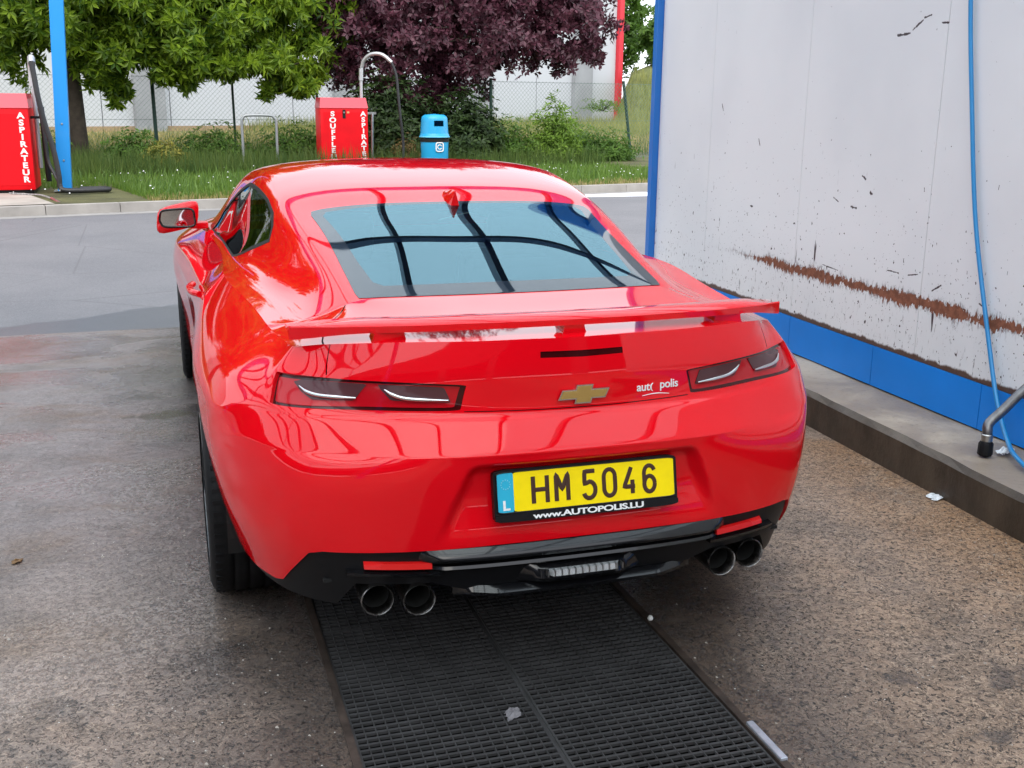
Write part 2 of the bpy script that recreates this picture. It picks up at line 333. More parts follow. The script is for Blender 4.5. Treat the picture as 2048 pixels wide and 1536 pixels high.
# ================================================================== THE CAR
def smst(a,b,x): t=np.clip((x-a)/(b-a),0,1); return t*t*(3-2*t)
def shell_disp(P):
    x,y,z=np.abs(P[:,0]),P[:,1],P[:,2]; hw=.335+(.685-z)*.42
    k=smst(0,.045,hw-x)*smst(.690,.655,z)*smst(.445,.60,z)*(y<.35)
    Q=P.copy(); Q[:,1]+=.034*k
    return Q
_o=Surf.pts
def _pts(s,ab):
    P=_o(s,ab); return s.disp(P) if getattr(s,'disp',None) else P
Surf.pts=_pts
SHELL.disp=shell_disp
def inpoly(P,poly):
    x,y=P[:,0],P[:,1]; r=np.zeros(len(P),bool); n=len(poly)
    for i in range(n):
        x1,y1=poly[i];x2,y2=poly[(i+1)%n]
        if y1==y2: continue
        c=((y1>y)!=(y2>y))&(x<(x2-x1)*(y-y1)/(y2-y1)+x1); r^=c
    return r
def dens(poly,step,closed=True):
    o=[];n=len(poly)
    for i in range(n if closed else n-1):
        a=np.array(poly[i]);b=np.array(poly[(i+1)%n]);k=max(1,int(np.ceil(np.abs((b-a)/step).max())))
        o+=[a+(b-a)*j/k for j in range(k)]
    if not closed:o.append(np.array(poly[-1]))
    return np.array(o)
def roundp(poly,r=.12,n=4):
    # round the corners of a polygon by fraction r of the shorter side
    o=[];m=len(poly);P=[np.array(p,float) for p in poly]
    for i in range(m):
        a,b,c=P[i-1],P[i],P[(i+1)%m]; p=b+(a-b)*r; q=b+(c-b)*r
        for k in range(n+1):
            t=k/n; o.append((1-t)**2*p+2*t*(1-t)*b+t*t*q)
    return np.array(o)
def trim(S,polys,ga,gb,sc_=(.3,.07)):
    """polys: [(label, uv polygon)], first match wins; the rest is 'paint'. -> {label:(uv,tris)}"""
    nA,nB=S.C.shape[:2]; s=np.array(sc_)
    A,B=np.meshgrid(ga,gb,indexing='ij'); G=np.stack([A.ravel(),B.ravel()],1)
    D=[dens(p,np.array([.09,.16])) for _,p in polys]
    keep=np.ones(len(G),bool)
    for d in D:
        e=np.roll(d,-1,0)
        for a,b in zip(d*s,e*s):
            ab=b-a; L2=ab@ab
            if L2<1e-14: continue
            near=(np.abs(G*s-a)<.02).all(1)|(np.abs(G*s-b)<.02).all(1)
            idx=np.where(near&keep)[0]
            if len(idx)==0: continue
            q=G[idx]*s-a; t=np.clip(q@ab/L2,0,1); dd=np.linalg.norm(q-t[:,None]*ab,axis=1); keep[idx[dd<.0035]]=False
    bd=(G[:,0]<=0)|(G[:,0]>=nA-1)|(G[:,1]<=0)|(G[:,1]>=nB-1)
    ins=np.zeros(len(G),bool)
    G=G[keep|bd]
    pts=[G*s];edges=[];n=len(G)
    for d in D:
        pts.append(d*s); m=len(d); edges+=[(n+i,n+(i+1)%m) for i in range(m)]; n+=m
    P=np.concatenate(pts)
    vo,eo,fo,*_=delaunay_2d_cdt([Vector(p) for p in P],edges,[],0,1e-7)
    V=np.array([tuple(v) for v in vo])/s; F=np.array([f for f in fo if len(f)==3])
    c=V[F].mean(1); ok=(c[:,0]>0)&(c[:,0]<nA-1)&(c[:,1]>0)&(c[:,1]<nB-1)
    F=F[ok];c=c[ok]; lab=np.full(len(F),-1)
    for k in range(len(polys)-1,-1,-1): lab[inpoly(c,polys[k][1])]=k
    out={}
    for k,nm in [(-1,'paint')]+[(i,p[0]) for i,p in enumerate(polys)]:
        f=F[lab==k]
        if len(f)==0: continue
        u,inv=np.unique(f,return_inverse=True); f=inv.reshape(f.shape); v=np.clip(V[u],0,[nA-1,nB-1])
        if nm in out: out[nm]=(np.concatenate([out[nm][0],v]),np.concatenate([out[nm][1],f+len(out[nm][0])]))
        else: out[nm]=(v,f)
    return out
def skin(S,uv,F,off=0,flip=1,sides=(1,-1),snap=None):
    P=S.pts(uv); Nn=S.normals(uv,flip)
    if snap is not None: P=snap(uv,P)
    P=P+Nn*off
    g=np.cross(P[F[:,1]]-P[F[:,0]],P[F[:,2]]-P[F[:,0]]); bad=(g*Nn[F].mean(1)).sum(1)<0
    F=F.copy(); F[bad]=F[bad][:,::-1]
    V=[];FF=[];NN=[];n=0
    for sx in sides:
        m=np.array([sx,1,1]); V.append(P*m);NN.append(Nn*m);FF+=[tuple(f+n) if sx>0 else tuple(f[::-1]+n) for f in F];n+=len(P)
    return np.concatenate(V),FF,np.concatenate(NN)
def flange(mb,S,poly,d0,d1,flip=1,sides=(1,-1),closed=True,step=(.09,.16)):
    q=dens(poly,np.array(step),closed); q=q[(q[:,0]>=-.01)&(q[:,1]>=-.01)] if False else q
    nA,nB=S.C.shape[:2]; okm=(q[:,0]>=-1e-6)&(q[:,0]<=nA-1+1e-6)&(q[:,1]>=-1e-6)&(q[:,1]<=nB-1+1e-6); qc=np.clip(q,0,[nA-1,nB-1])
    P=S.pts(qc);Nn=S.normals(qc,flip); m=len(q)
    for sx in sides:
        k=np.array([sx,1,1]);V=np.concatenate([(P+Nn*d0)*k,(P+Nn*d1)*k])
        mb.add(V,[(i,(i+1)%m,m+(i+1)%m,m+i) for i in range(m if closed else m-1) if okm[i] and okm[(i+1)%m]])
def strip(S,pts,off,w=(1,1,1)):
    p=np.array(pts,float);o=np.array(off,float); a=S.inv(p-o,w);b=S.inv(p+o,w)[::-1]; return np.concatenate([a,b])

car=empty('car',(0,2.4,0),'shiny red two-door sports coupe with a rear spoiler, parked over the black drain grate','car')
tshell=SHELL; 
# ---- openings on the lower shell
inv=lambda S,p,w=(1,1,1): S.inv(p,w)
lamp_c=inv(SHELL,[(.317,.067,.886),(.334,.07,.815),(.806,.284,.812),(.797,.312,.905)])
lamp_poly=roundp(lamp_c,.06)
AR=(.962,.355,.392); AF=(3.95,.355,.392)
def arch(c,u0,u1):
    cy,cz,r=c; a=np.linspace(R(-24),R(204),40)
    P=[(.95 if cy<2 else .99,cy+r*math.cos(t),cz+r*math.sin(t)) for t in a]; q=inv(SHELL,P,(.05,1,1)); return q
ar=arch(AR,0,0); af=arch(AF,0,0)
af_poly=np.concatenate([af,[[af[-1][0],-.4],[af[0][0],-.4]]])
red_edge=inv(SHELL,[(0,-.006,.452),(.25,0,.451),(.45,.03,.446),(.60,.07,.440),(.700,.125,.436),(.735,.15,.425),(.775,.23,.345),(.80,.275,.298),(.818,.31,.287),(.87,.43,.284)],(1,1,2))
red_edge[0,0]=0
k_arch=np.argmin(np.abs(ar[:,1]-inv(SHELL,[(.90,.58,.285)],(.2,1,1))[0,1])+np.where(ar[:,0]>ar[len(ar)//2,0],9,0))
rear_arch_from=ar[::-1] # starts at rear-bottom
low=[tuple(p) for p in red_edge]
arr=ar[::-1]; arr=arr[arr[:,1]>red_edge[-1,1]] if arr[0,1]<red_edge[-1,1] else arr
# void under the red edge, joined with the wheel arch
i0=np.where(ar[:,1]>red_edge[-1,1]*.98)[0]; arch_seg=ar[i0][::-1]            # rear bottom -> over the top -> front bottom
tail=ar[:i0[0]][::-1]
void_poly=np.array([[-.4,red_edge[0,1]]]+low+[tuple(p) for p in arch_seg]+[tuple(p) for p in tail]+[(ar[0][0],-.4),(-.4,-.4)])
trunk_gap=strip(SHELL,[(0,.033,.8105),(.10,.036,.8105),(.20,.045,.8115),(.325,.062,.8135)],(0,0,.0014)); trunk_gap[0,0]=trunk_gap[-1,0]=-.02
trunk_gap2=strip(SHELL,[(.662,.225,.99),(.664,.228,.96),(.664,.222,.925),(.662,.216,.898)],(.0022,0,0))
trunk_gap2=np.array([[p[0],min(p[1],12.3)] for p in trunk_gap2]); trunk_gap2[0,1]=trunk_gap2[-1,1]=12.3
door_gap=strip(SHELL,[(.88,1.70,.99),(.94,1.69,.88),(.955,1.66,.75),(.94,1.66,.55),(.945,1.70,.32),(.93,1.76,.25)],(0,.003,0),(.3,1,1)); door_gap[0,1]=door_gap[-1,1]=12.3
sill_gap=strip(SHELL,[(.93,1.765,.25),(.94,2.4,.245),(.95,3.1,.25),(.96,3.35,.262)],(0,0,.003),(.3,1,1))
chm=inv(SHELL,[(.118,.052,.949),(.118,.052,.966),(0,.046,.964),(0,.046,.946)]); chm=np.array([chm[0],chm[1],[-.3,chm[2][1]],[-.3,chm[3][1]]])
hl=inv(SHELL,[(.62,4.86,.70),(.80,4.70,.73),(.84,4.55,.76),(.83,4.60,.68),(.66,4.88,.64)])
gr=inv(SHELL,[(0,5.03,.62),(.5,4.97,.60),(.62,4.9,.52),(.55,4.96,.36),(0,5.05,.34)]); gr=np.concatenate([gr,[[20.4,gr[-1,1]],[20.4,gr[0,1]]]])
polys=[('void',void_poly),('void',af_poly),('lamp',lamp_poly),('gapA',trunk_gap),('gapB',trunk_gap2),('gapC',door_gap),('gapD',sill_gap),('chm',chm),('headlight',hl),('grille',gr)]
ga=np.linspace(0,20,241); gb=np.unique(np.concatenate([np.linspace(0,12,61)]))
tr=trim(SHELL,polys,ga,gb)
V,F,Nn=skin(SHELL,*tr['paint']); body=obj('body',V,F,M['paint'],car,True,Nn)
fl=MB()

for sx in(1,-1):
    for nm,pl_,dp in (('bumper_edge_return',void_poly,-.022),('arch_edge_return',af_poly,-.022),('lamp_opening_return',lamp_poly,-.016)):
        fl=MB(); flange(fl,SHELL,pl_,0,dp,sides=(sx,)); fl.build(nm,M['paint'],body)
for g_ in 'ABCD':
    for sx in ((1,-1),) if g_=='A' else ((1,),(-1,)):
        V,F,Nn=skin(SHELL,*tr['gap'+g_],off=-.006,sides=sx); obj('panel_gap',V,F,M['gap'],body,True,Nn)
V,F,Nn=skin(SHELL,*tr['chm'],off=-.003); o=obj('high_brake_light',V,F,M['lens_dark'],car,True,Nn)
for sx in(1,-1):
    V,F,Nn=skin(SHELL,*tr['headlight'],off=-.002,sides=(sx,)); obj('headlight',V,F,M['lens_clear'],car,True,Nn)
V,F,Nn=skin(SHELL,*tr['grille'],off=-.02); obj('front_grille',V,F,M['black_satin'],car,True,Nn)
# ---- top
dlo3=[(.845,2.98,.998),(.80,2.86,1.105),(.745,2.62,1.200),(.693,2.32,1.262),(.668,2.0,1.252),(.656,1.78,1.230),(.656,1.60,1.197),(.664,1.51,1.155),(.690,1.46,1.102),(.745,1.64,1.045),(.800,1.86,.995),(.808,2.3,.992),(.826,2.7,.992)]
# the line starts at the mirror, goes over the roof rail and back along the belt
dlo=inv(TOP,dlo3); dl_c=dlo.mean(0)
def inset(poly,d,sc_):
    P=np.asarray(poly)*sc_; n=len(P); out=[]
    ar_=sum(P[i][0]*P[(i+1)%n][1]-P[(i+1)%n][0]*P[i][1] for i in range(n)); sg=1 if ar_>0 else -1
    for i in range(n):
        a,b,c=P[i-1],P[i],P[(i+1)%n]; e1=(b-a)/np.linalg.norm(b-a);e2=(c-b)/np.linalg.norm(c-b)
        n1=np.array([-e1[1],e1[0]])*sg;n2=np.array([-e2[1],e2[0]])*sg; k=n1+n2; k/=max(.5,(k@k)/2) if True else 1
        out.append((b+k*d)/sc_)
    return np.array(out)
TS=np.array([.28,.11])
dlo_in=inset(dlo,.020,TS)
rg=np.array([(4.1,-.3),(4.1,1.5),(4.14,2.75),(4.3,3.0),(4.9,3.06),(7.75,3.02),(7.93,2.92),(7.98,2.6),(7.99,1.2),(7.99,-.3)])
rg_in=np.array([(5.08,-.3),(5.08,1.4),(5.1,2.2),(5.25,2.40),(5.9,2.52),(7.65,2.70),(7.80,2.55),(7.87,1.2),(7.87,-.3)])
ws=np.array([(12.95,-.3),(12.98,1.5),(13.1,2.8),(13.3,3.05),(15.6,3.1),(15.85,2.9),(15.95,1.5),(15.95,-.3)])
tg=strip(TOP,[(.545,.618,1.01),(.57,.55,1.0),(.61,.47,.992),(.645,.38,.98),(.66,.30,.973),(.663,.235,.972)],(.0024,.0008,0)); 
tg[len(tg)//2-1,0]=-.1; tg[len(tg)//2,0]=-.1
hood_gap=strip(TOP,[(.74,3.72,.965),(.78,4.1,.92),(.72,4.6,.82)],(.003,0,0))
sail_gap=strip(TOP,[(.60,.66,.99),(.605,.80,1.02),(.60,1.0,1.07)],(.0016,0,0))
polysT=[('side_glass',dlo_in),('side_trim',dlo),('rear_inner',rg_in),('rear_frit',rg),('windscreen',ws),('gapA',tg),('gapB',hood_gap)]
trT=trim(TOP,polysT,np.linspace(0,19,267),np.linspace(0,8,81),(.28,.11))
edge=np.concatenate([SHELL.pts(np.stack([np.linspace(0,20,1601),np.full(1601,12.)],1))])
def snapT(uv,P):
    m=(uv[:,0]<1e-6)|(uv[:,1]>8-1e-6)|(uv[:,0]>19-1e-6)
    for i in np.where(m)[0]:
        e=edge-P[i]; P[i]=edge[(e*e).sum(1).argmin()]
    return P
V,F,Nn=skin(TOP,*trT['paint'],flip=-1,snap=snapT); top=obj('roof_and_deck',V,F,M['paint'],body,True,Nn)
for g_ in 'AB':
    for sx in (1,-1):
        V,F,Nn=skin(TOP,*trT['gap'+g_],off=-.006,flip=-1,sides=(sx,)); obj('panel_gap',V,F,M['gap'],body,True,Nn)
V,F,Nn=skin(TOP,*trT['rear_inner'],off=.0015,flip=-1); rw=obj('rear_window',V,F,M['rear_glass'],car,True,Nn)
V,F,Nn=skin(TOP,*trT['rear_frit'],off=.0015,flip=-1); obj('black_glass_border',V,F,M['frit'],rw,True,Nn)
V,F,Nn=skin(TOP,*trT['windscreen'],off=.0015,flip=-1); obj('windscreen',V,F,M['glass'],car,True,Nn)
for sx in(-1,1):
    V,F,Nn=skin(TOP,*trT['side_glass'],off=-.002,flip=-1,sides=(sx,)); sg=obj('side_window',V,F,M['glass'],car,True,Nn)
    V,F,Nn=skin(TOP,*trT['side_trim'],off=.001,flip=-1,sides=(sx,)); obj('window_trim',V,F,M['black_satin'],sg,True,Nn)
for pl_,d_,sd_ in ((dlo,.001,((1,),(-1,))),(rg,.0015,((1,-1),)),(ws,.0015,((1,-1),))):
    for q_ in sd_: fl=MB(); flange(fl,TOP,pl_,d_,-.02,-1,sides=q_); fl.build('window_seal',M['black_satin'],body)
# linings: dark inside faces of roof and doors
uvp,fp=trT['paint']; k=(uvp[fp][:,:,0].mean(1)>4.15)&(uvp[fp][:,:,0].mean(1)<16)
V,F,Nn=skin(TOP,uvp,fp[k],off=-.02,flip=-1); obj('headlining',V,F,M['interior'],car,False)
uvp,fp=tr['paint']; k=(uvp[fp][:,:,0].mean(1)>8)&(uvp[fp][:,:,0].mean(1)<16)
V,F,Nn=skin(SHELL,uvp,fp[k],off=-.03); obj('door_lining',V,F,M['interior'],car,False)
b=MB(); b.box((-.9,.7,.22),(.9,4.6,.26)); b.box((-.80,.42,.24),(.80,.68,.60)); b.box((-.55,.62,.93),(.55,1.25,.95)); b.build('floor_pan',M['interior'],car)
b=MB(); b.box((-.78,2.95,.55),(.78,3.45,.93),.06); b.box((-.12,1.7,.26),(.12,3.0,.62),.04); dash=b.build('dashboard',M['interior'],car)
a=np.linspace(0,2*math.pi,24,endpoint=False); b=MB(); b.tube([(-.38+.18*math.cos(t),2.78+.06*math.sin(t),.86+.17*math.sin(t)) for t in a],.014,6,closed=True); b.tube([(-.38,2.78,.86),(-.38,3.0,.80)],.02,6); b.build('steering_wheel',M['black_satin'],car)
for sx in(-.38,.38):
    b=MB(); b.box((sx-.25,1.95,.36),(sx+.25,2.55,.52),.05); M2=Matrix.Translation((sx,1.98,.50))@Matrix.Rotation(R(18),4,'X')
    c=MB(); c.box((-.25,-.07,-.05),(.25,.07,.52),.05); c.box((-.14,-.05,.50),(.14,.05,.70),.045); c.xf(M2); b.add(np.concatenate(c.V),c.F); b.build('front_seat',M['seat'],car)
b=MB(); b.box((-.62,1.25,.36),(.62,1.55,.50),.05); b.box((-.60,1.12,.45),(.60,1.25,.92),.05); b.build('rear_seat',M['seat'],car)
# wheel housings
for sx in(-1,1):
    for cy in(AR[0],AF[0]):
        b=MB(); b.lathe([(.405,sx*.93),(.405,sx*.55),(.0,sx*.55)],(0,cy,.355),'x',28,R(-12),R(192)); b.build('wheel_housing',M['soot'],body)
# ---- wheels
def wheel(cx,cy,r,wd,sx):
    root=bpy.data.objects.new('wheel',None); COL.objects.link(root); root.parent=car; root.location=Vector((cx,cy,r))-Vector(parent_loc(car)); root.empty_display_size=.1
    h=wd/2; tread=[]
    for x0 in np.linspace(-h+.03,h-.03,24):
        g=.0075 if min(abs(x0-q) for q in(-.07,-.024,.024,.07))<.007 else 0
        tread.append((r-g-abs(x0/h)**4*.006,x0))
    prof=[(.24,-h+.015),(.262,-h+.003),(.30,-h-.004),(r-.022,-h+.002),(r-.008,-h+.014)]+tread+[(r-.008,h-.014),(r-.022,h-.002),(.30,h+.004),(.262,h-.003),(.24,h-.015)]
    b=MB(); b.lathe(prof,(0,0,0),'x',56)
    nl=60
    t=b.build('tyre',M['rubber'],None,True,40); t.parent=root
    b=MB()
    for k in range(nl):   # tread sipes as low ribs on the shoulders
        a=2*math.pi*k/nl
        for s in(-1,1):
            c=MB(); c.box((s*(h-.040),-.006,r-.009),(s*(h-.012),.006,r-.0015)); c.xf(Matrix.Rotation(a,4,'X')); b.add(np.concatenate(c.V),c.F)
    o=b.build('tread_block',M['rubber'],None); o.parent=t; o['kind']='stuff'
    b=MB(); e=sx*(h+.004); b.lathe([(.256,e),(.262,e-sx*.004),(.258,e-sx*.02),(.235,e-sx*.05),(.23,-e),(.262,-e)],(0,0,0),'x',48)
    b.lathe([(0,e-sx*.045),(.05,e-sx*.042),(.065,e-sx*.05),(.07,e-sx*.09)],(0,0,0),'x',24)
    for k in range(5):
        for da in(-.16,.16):
            a=2*math.pi*k/5+da; ca=math.cos(a);sa=math.sin(a)
            c=MB(); c.box((e-sx*.03,-.014,.05),(e-sx*.06,.014,.25),.004); c.xf(Matrix.Rotation(a,4,'X')); b.add(np.concatenate(c.V),c.F)
    o=b.build('rim',M['rim'],None,True,30); o.parent=root
    b=MB(); b.lathe([(0,e-sx*.12),(.17,e-sx*.12),(.17,e-sx*.15)],(0,0,0),'x',28); o=b.build('brake_disc',M['pipe'],None,True); o.parent=root
for sx in(-1,1):
    wheel(sx*(.978-.138),AR[0],.345,.276,sx); wheel(sx*(1.0-.123),AF[0],.342,.245,sx)
# ---- rear black valance (follows the bumper, below the red edge)
val_low=inv(SHELL,[(0,-.0,.300),(.30,.02,.300),(.36,.035,.318),(.42,.05,.338),(.62,.10,.338),(.665,.15,.262),(.74,.22,.252),(.80,.29,.250),(.845,.40,.255),(.88,.55,.262)],(1,1,2))
vp=np.concatenate([red_edge+[0,.12],[[ar[i0[-1]][0],red_edge[-1,1]]] if False else red_edge[-1:]+[[.9,.1]],val_low[::-1]]); vp[0,0]=0
vp=np.array([[-.4,vp[0,1]]]+[tuple(p) for p in vp]+[(-.4,val_low[0,1])])
tv=trim(SHELL,[('val',vp)],ga[:130],np.linspace(0,6,46))
V,F,Nn=skin(SHELL,*tv['val'],off=-.010); val=obj('rear_valance',V,F,M['black_satin'],car,True,Nn)
fl=MB(); flange(fl,SHELL,vp,-.010,-.06); fl.build('valance_edge',M['black_satin'],val)
def along(z,x0,x1,n=30,out=0.):
    """points on the rear skin at height z between half widths x0..x1, pushed outward"""
    xs=np.linspace(x0,x1,n); o=[]
    uu=np.linspace(0,7,141); bb=np.interp(z,LV,np.arange(13)); C_=SHELL.pts(np.stack([uu,np.full(141,bb)],1)); 
    return np.stack([xs,np.interp(np.abs(xs),C_[:,0],C_[:,1])-out,np.full(n,z)],1)
def ribbon(mb,secs):
    """loft closed sections (list of equal-length point loops)"""
    n=len(secs[0]);V=np.concatenate(secs);F=[(i*n+k,i*n+(k+1)%n,(i+1)*n+(k+1)%n,(i+1)*n+k) for i in range(len(secs)-1) for k in range(n)]
    F+=[tuple(range(n))[::-1],tuple((len(secs)-1)*n+k for k in range(n))]; mb.add(V,F)
def rail(name,x0,x1,z,prof,mt,parent,taper=.06,n=41):
    P=along(z,x0,x1,n); b=MB();secs=[]
    for i,p in enumerate(P):
        e=min(1,min(p[0]-x0,x1-p[0])/taper+.02) if taper else 1
        secs.append(np.array([(p[0],p[1]+.02-(q[0]+.02)*e,p[2]+q[1]) for q in prof]))
    ribbon(b,secs); return b.build(name,mt,parent,True,28)
rail('glossy_valance_lip',-.47,.47,.425,[(-.02,.024),(.002,.023),(.015,.010),(.020,-.004),(.014,-.013),(-.02,-.016)],M['black_gloss'],val)
rail('lower_valance_ridge',-.46,.46,.392,[(-.02,.008),(.010,.006),(.014,-.002),(.006,-.008),(-.02,-.008)],M['black_gloss'],val)
rail('diffuser_lip',-.36,.36,.308,[(-.02,.012),(.002,.012),(.022,-.004),(.020,-.014),(-.02,-.014)],M['black_gloss'],val,.12)
rail('reversing_light_shroud',-.19,.19,.352,[(-.02,.030),(.004,.026),(.022,.012),(.030,-.014),(.022,-.026),(-.02,-.028)],M['black_gloss'],val,.09)
rl=rail('reversing_light',-.125,.125,.357,[(0,.009),(.0335,.008),(.037,-.008),(0,-.010)],M['lens_clear'],car,.03)
b=MB()
for x in np.linspace(-.11,.11,12):
    p=along(.357,x,x+.001,2)[0]; b.box((x-.0015,p[1]-.0385,.349),(x+.0015,p[1]-.02,.3655))
b.build('lens_rib',M['steel'],rl)
for sx in(-1,1):
    lo,hi=(.425,.600) if sx>0 else (-.600,-.425)
    P=along(.402,lo,hi,16); b=MB(); ribbon(b,[np.array([(p[0],p[1]+.01,p[2]+.0085),(p[0],p[1]-.004,p[2]+.0075*(1 if abs(p[0])<.56 else .1)),(p[0],p[1]-.007,p[2]-.0085),(p[0],p[1]+.01,p[2]-.0095)]) for p in P]); b.build('rear_reflector',M['reflector'],car)
    lo,hi=(.40,.645) if sx>0 else (-.645,-.40)
    P=along(.380,lo,hi,16); b=MB(); ribbon(b,[np.array([(p[0],p[1]+.01,p[2]+.006),(p[0],p[1]-.016,p[2]+.003),(p[0],p[1]-.014,p[2]-.006),(p[0],p[1]+.01,p[2]-.008)]) for p in P]); b.build('reflector_ledge',M['black_gloss'],val,True,30)
    for x,yb in((.457,.040),(.566,.070)):
        b=MB(); b.lathe([(.036,.30),(.043,.26),(.0445,.004),(.0455,0),(.0435,-.004),(.0395,.002),(.0385,.05),(.038,.20),(0,.20)],(sx*x,yb,.299),'y',32)
        ex=b.build('exhaust_tip',M['pipe'],car,True,50)
        b=MB(); b.lathe([(.038,.035),(.037,.18),(0,.19)],(sx*x,yb,.299),'y',24); b.build('soot_lining',M['soot'],ex,True)
# silencer and underside
b=MB(); b.box((-.72,.25,.28),(.72,.62,.42),.05); b.build('silencer',M['soot'],car,True)
b=MB(); b.box((-.70,.14,.335),(.70,.42,.345)); b.build('underside_panel',M['soot'],car)
# ---- tail lights
def lampP(s,t):   # s 0 inner..1 outer, t 0 bottom..1 top -> shell uv
    a,b_,c,d=lamp_c; return (b_*(1-s)+c*s)*(1-t)+(a*(1-s)+d*s)*t
SS=.52
def lpoly(L_): return np.array([lampP(s,t) for s,t in L_])
def patch(poly,off,mt,name,parent,sx,cells=9):
    t=trim(SHELL,[('x',poly)],np.linspace(0,8,8*cells+1),np.linspace(6,12,31)); V,F,Nn=skin(SHELL,*t['x'],off=off,sides=(sx,)); return obj(name,V,F,mt,parent,True,Nn)
for sx in(-1,1):
    base=patch(lamp_poly,-.014,M['lens_dark'],'tail_light',car,sx)
    inner=roundp(lpoly([(.028,.12),(.022,.89),(.978,.90),(.972,.12)]),.05)
    patch(inner,-.0135+.0012,M['lens_red'],'red_lens',base,sx)
    # two smoked panels separated by a slanted red bar
    for nm,pl in (('outer',[(0.463, 0.3), (0.405, 0.86), (0.767, 0.9), (0.825, 0.8), (0.767, 0.5), (0.694, 0.3)]),('inner',[(0.045, 0.3), (0.088, 0.84), (0.36, 0.86), (0.347, 0.68), (0.3, 0.34)])):
        pp=roundp(lpoly(pl),.10); g=patch(pp,-.0095,M['lens_grey'],'smoked_lens',base,sx)
        b=MB(); flange(b,SHELL,pp,-.0095,-.0135,sides=(sx,)); b.build('lens_edge',M['lens_dark'],g)
    for line in ([(0.452, 0.38), (0.547, 0.39), (0.652, 0.42), (0.725, 0.5), (0.778, 0.66)],[(0.058, 0.38), (0.16, 0.39), (0.245, 0.43), (0.296, 0.54), (0.33, 0.7)]):
        q=spl(np.array([list(lampP(*l)) for l in line]),5); P=SHELL.pts(q)+SHELL.normals(q)*-.0055; b=MB(); b.tube(P*[sx,1,1],np.concatenate([np.linspace(.003,.0066,6),np.full(len(P)-12,.0066),np.linspace(.0066,.002,6)]),7); b.build('light_bar',M['chrome'],base,True,80)
    for pl in ([(.50,.12),(.50,.24),(.77,.25),(.86,.42),(.93,.14)],[(.06,.12),(.075,.24),(.39,.26),(.45,.13)]):
        patch(lpoly(pl),-.0105,M['lens_red'],'lower_lens',base,sx)
# ---- spoiler
def sp_sec(x):
    s=abs(x); yr=np.interp(s,[0,.2,.4,.55,.69,.755],[.095,.103,.130,.170,.245,.320]); zr=np.interp(s,[0,.3,.55,.69,.755],[1.043,1.042,1.036,1.026,1.016])
    c=np.interp(s,[0,.5,.69,.755],[.105,.11,.12,.10]); zf=zr+np.interp(s,[0,.6,.755],[.006,.004,-.012]); h=np.interp(s,[0,.60,.755],[.019,.021,.040])
    return np.array([(x,yr,zr-h),(x,yr-.001,zr-.003),(x,yr+.003,zr),(x,yr+c*.35,zf+.002),(x,yr+c*.8,zf+.001),(x,yr+c,zf-.006),(x,yr+c*.8,zf-.012),(x,yr+c*.35,zf-.014)])
def spl1(x): # smooth the plan by averaging neighbours
    return sum(sp_sec(x+d)*np.array([0,1,1]) for d in(-.05,-.025,0,.025,.05))/5+np.array([x,0,0])
xs=np.linspace(-.748,.748,77); b=MB(); ribbon(b,[spl1(x) for x in xs]); spo=b.build('spoiler',M['paint'],car,True,40)
for x,wt in((0,.030),(-.50,.042),(.50,.042)):
    s=spl1(x); zd=1.0 if x==0 else .988; yb=s[0][1]; b=MB(); secs=[]
    for z,k in((zd-.012,1.35),(zd+.008,1.05),(s[0][2]-.004,.95),(s[0][2]+.006,1.25)):
        secs.append(np.array([(x-wt*k,yb+.012,z),(x+wt*k,yb+.012,z),(x+wt*k*.9,yb+.085,z),(x-wt*k*.9,yb+.085,z)]))
    ribbon(b,secs); b.build('spoiler_support',M['paint'],spo,True,50)
# ---- roof antenna fin
b=MB(); secs=[]
for t in np.linspace(0,1,15):
    y=1.395+t*.17; h=.050*math.sin(math.pi*(1-t)**1.5*.5+.0)*(1 if t>.0 else 1)+.004; wv=.023*math.sin(math.pi*min(1,.12+t*.88))**.6+.004
    P0=TOP.inv([(0.0,y,1.25)])[0]; zb=TOP.pts([[P0[0],0]])[0][2]
    wv*=1
    secs.append(np.array([(-wv,y,zb-.004),(-wv*.6,y,zb+h*.45),(-wv*.16,y,zb+h*.96),(0,y,zb+h),(wv*.16,y,zb+h*.96),(wv*.6,y,zb+h*.45),(wv,y,zb-.004)]))
ribbon(b,secs); b.build('antenna_fin',M['paint'],car,True,50)
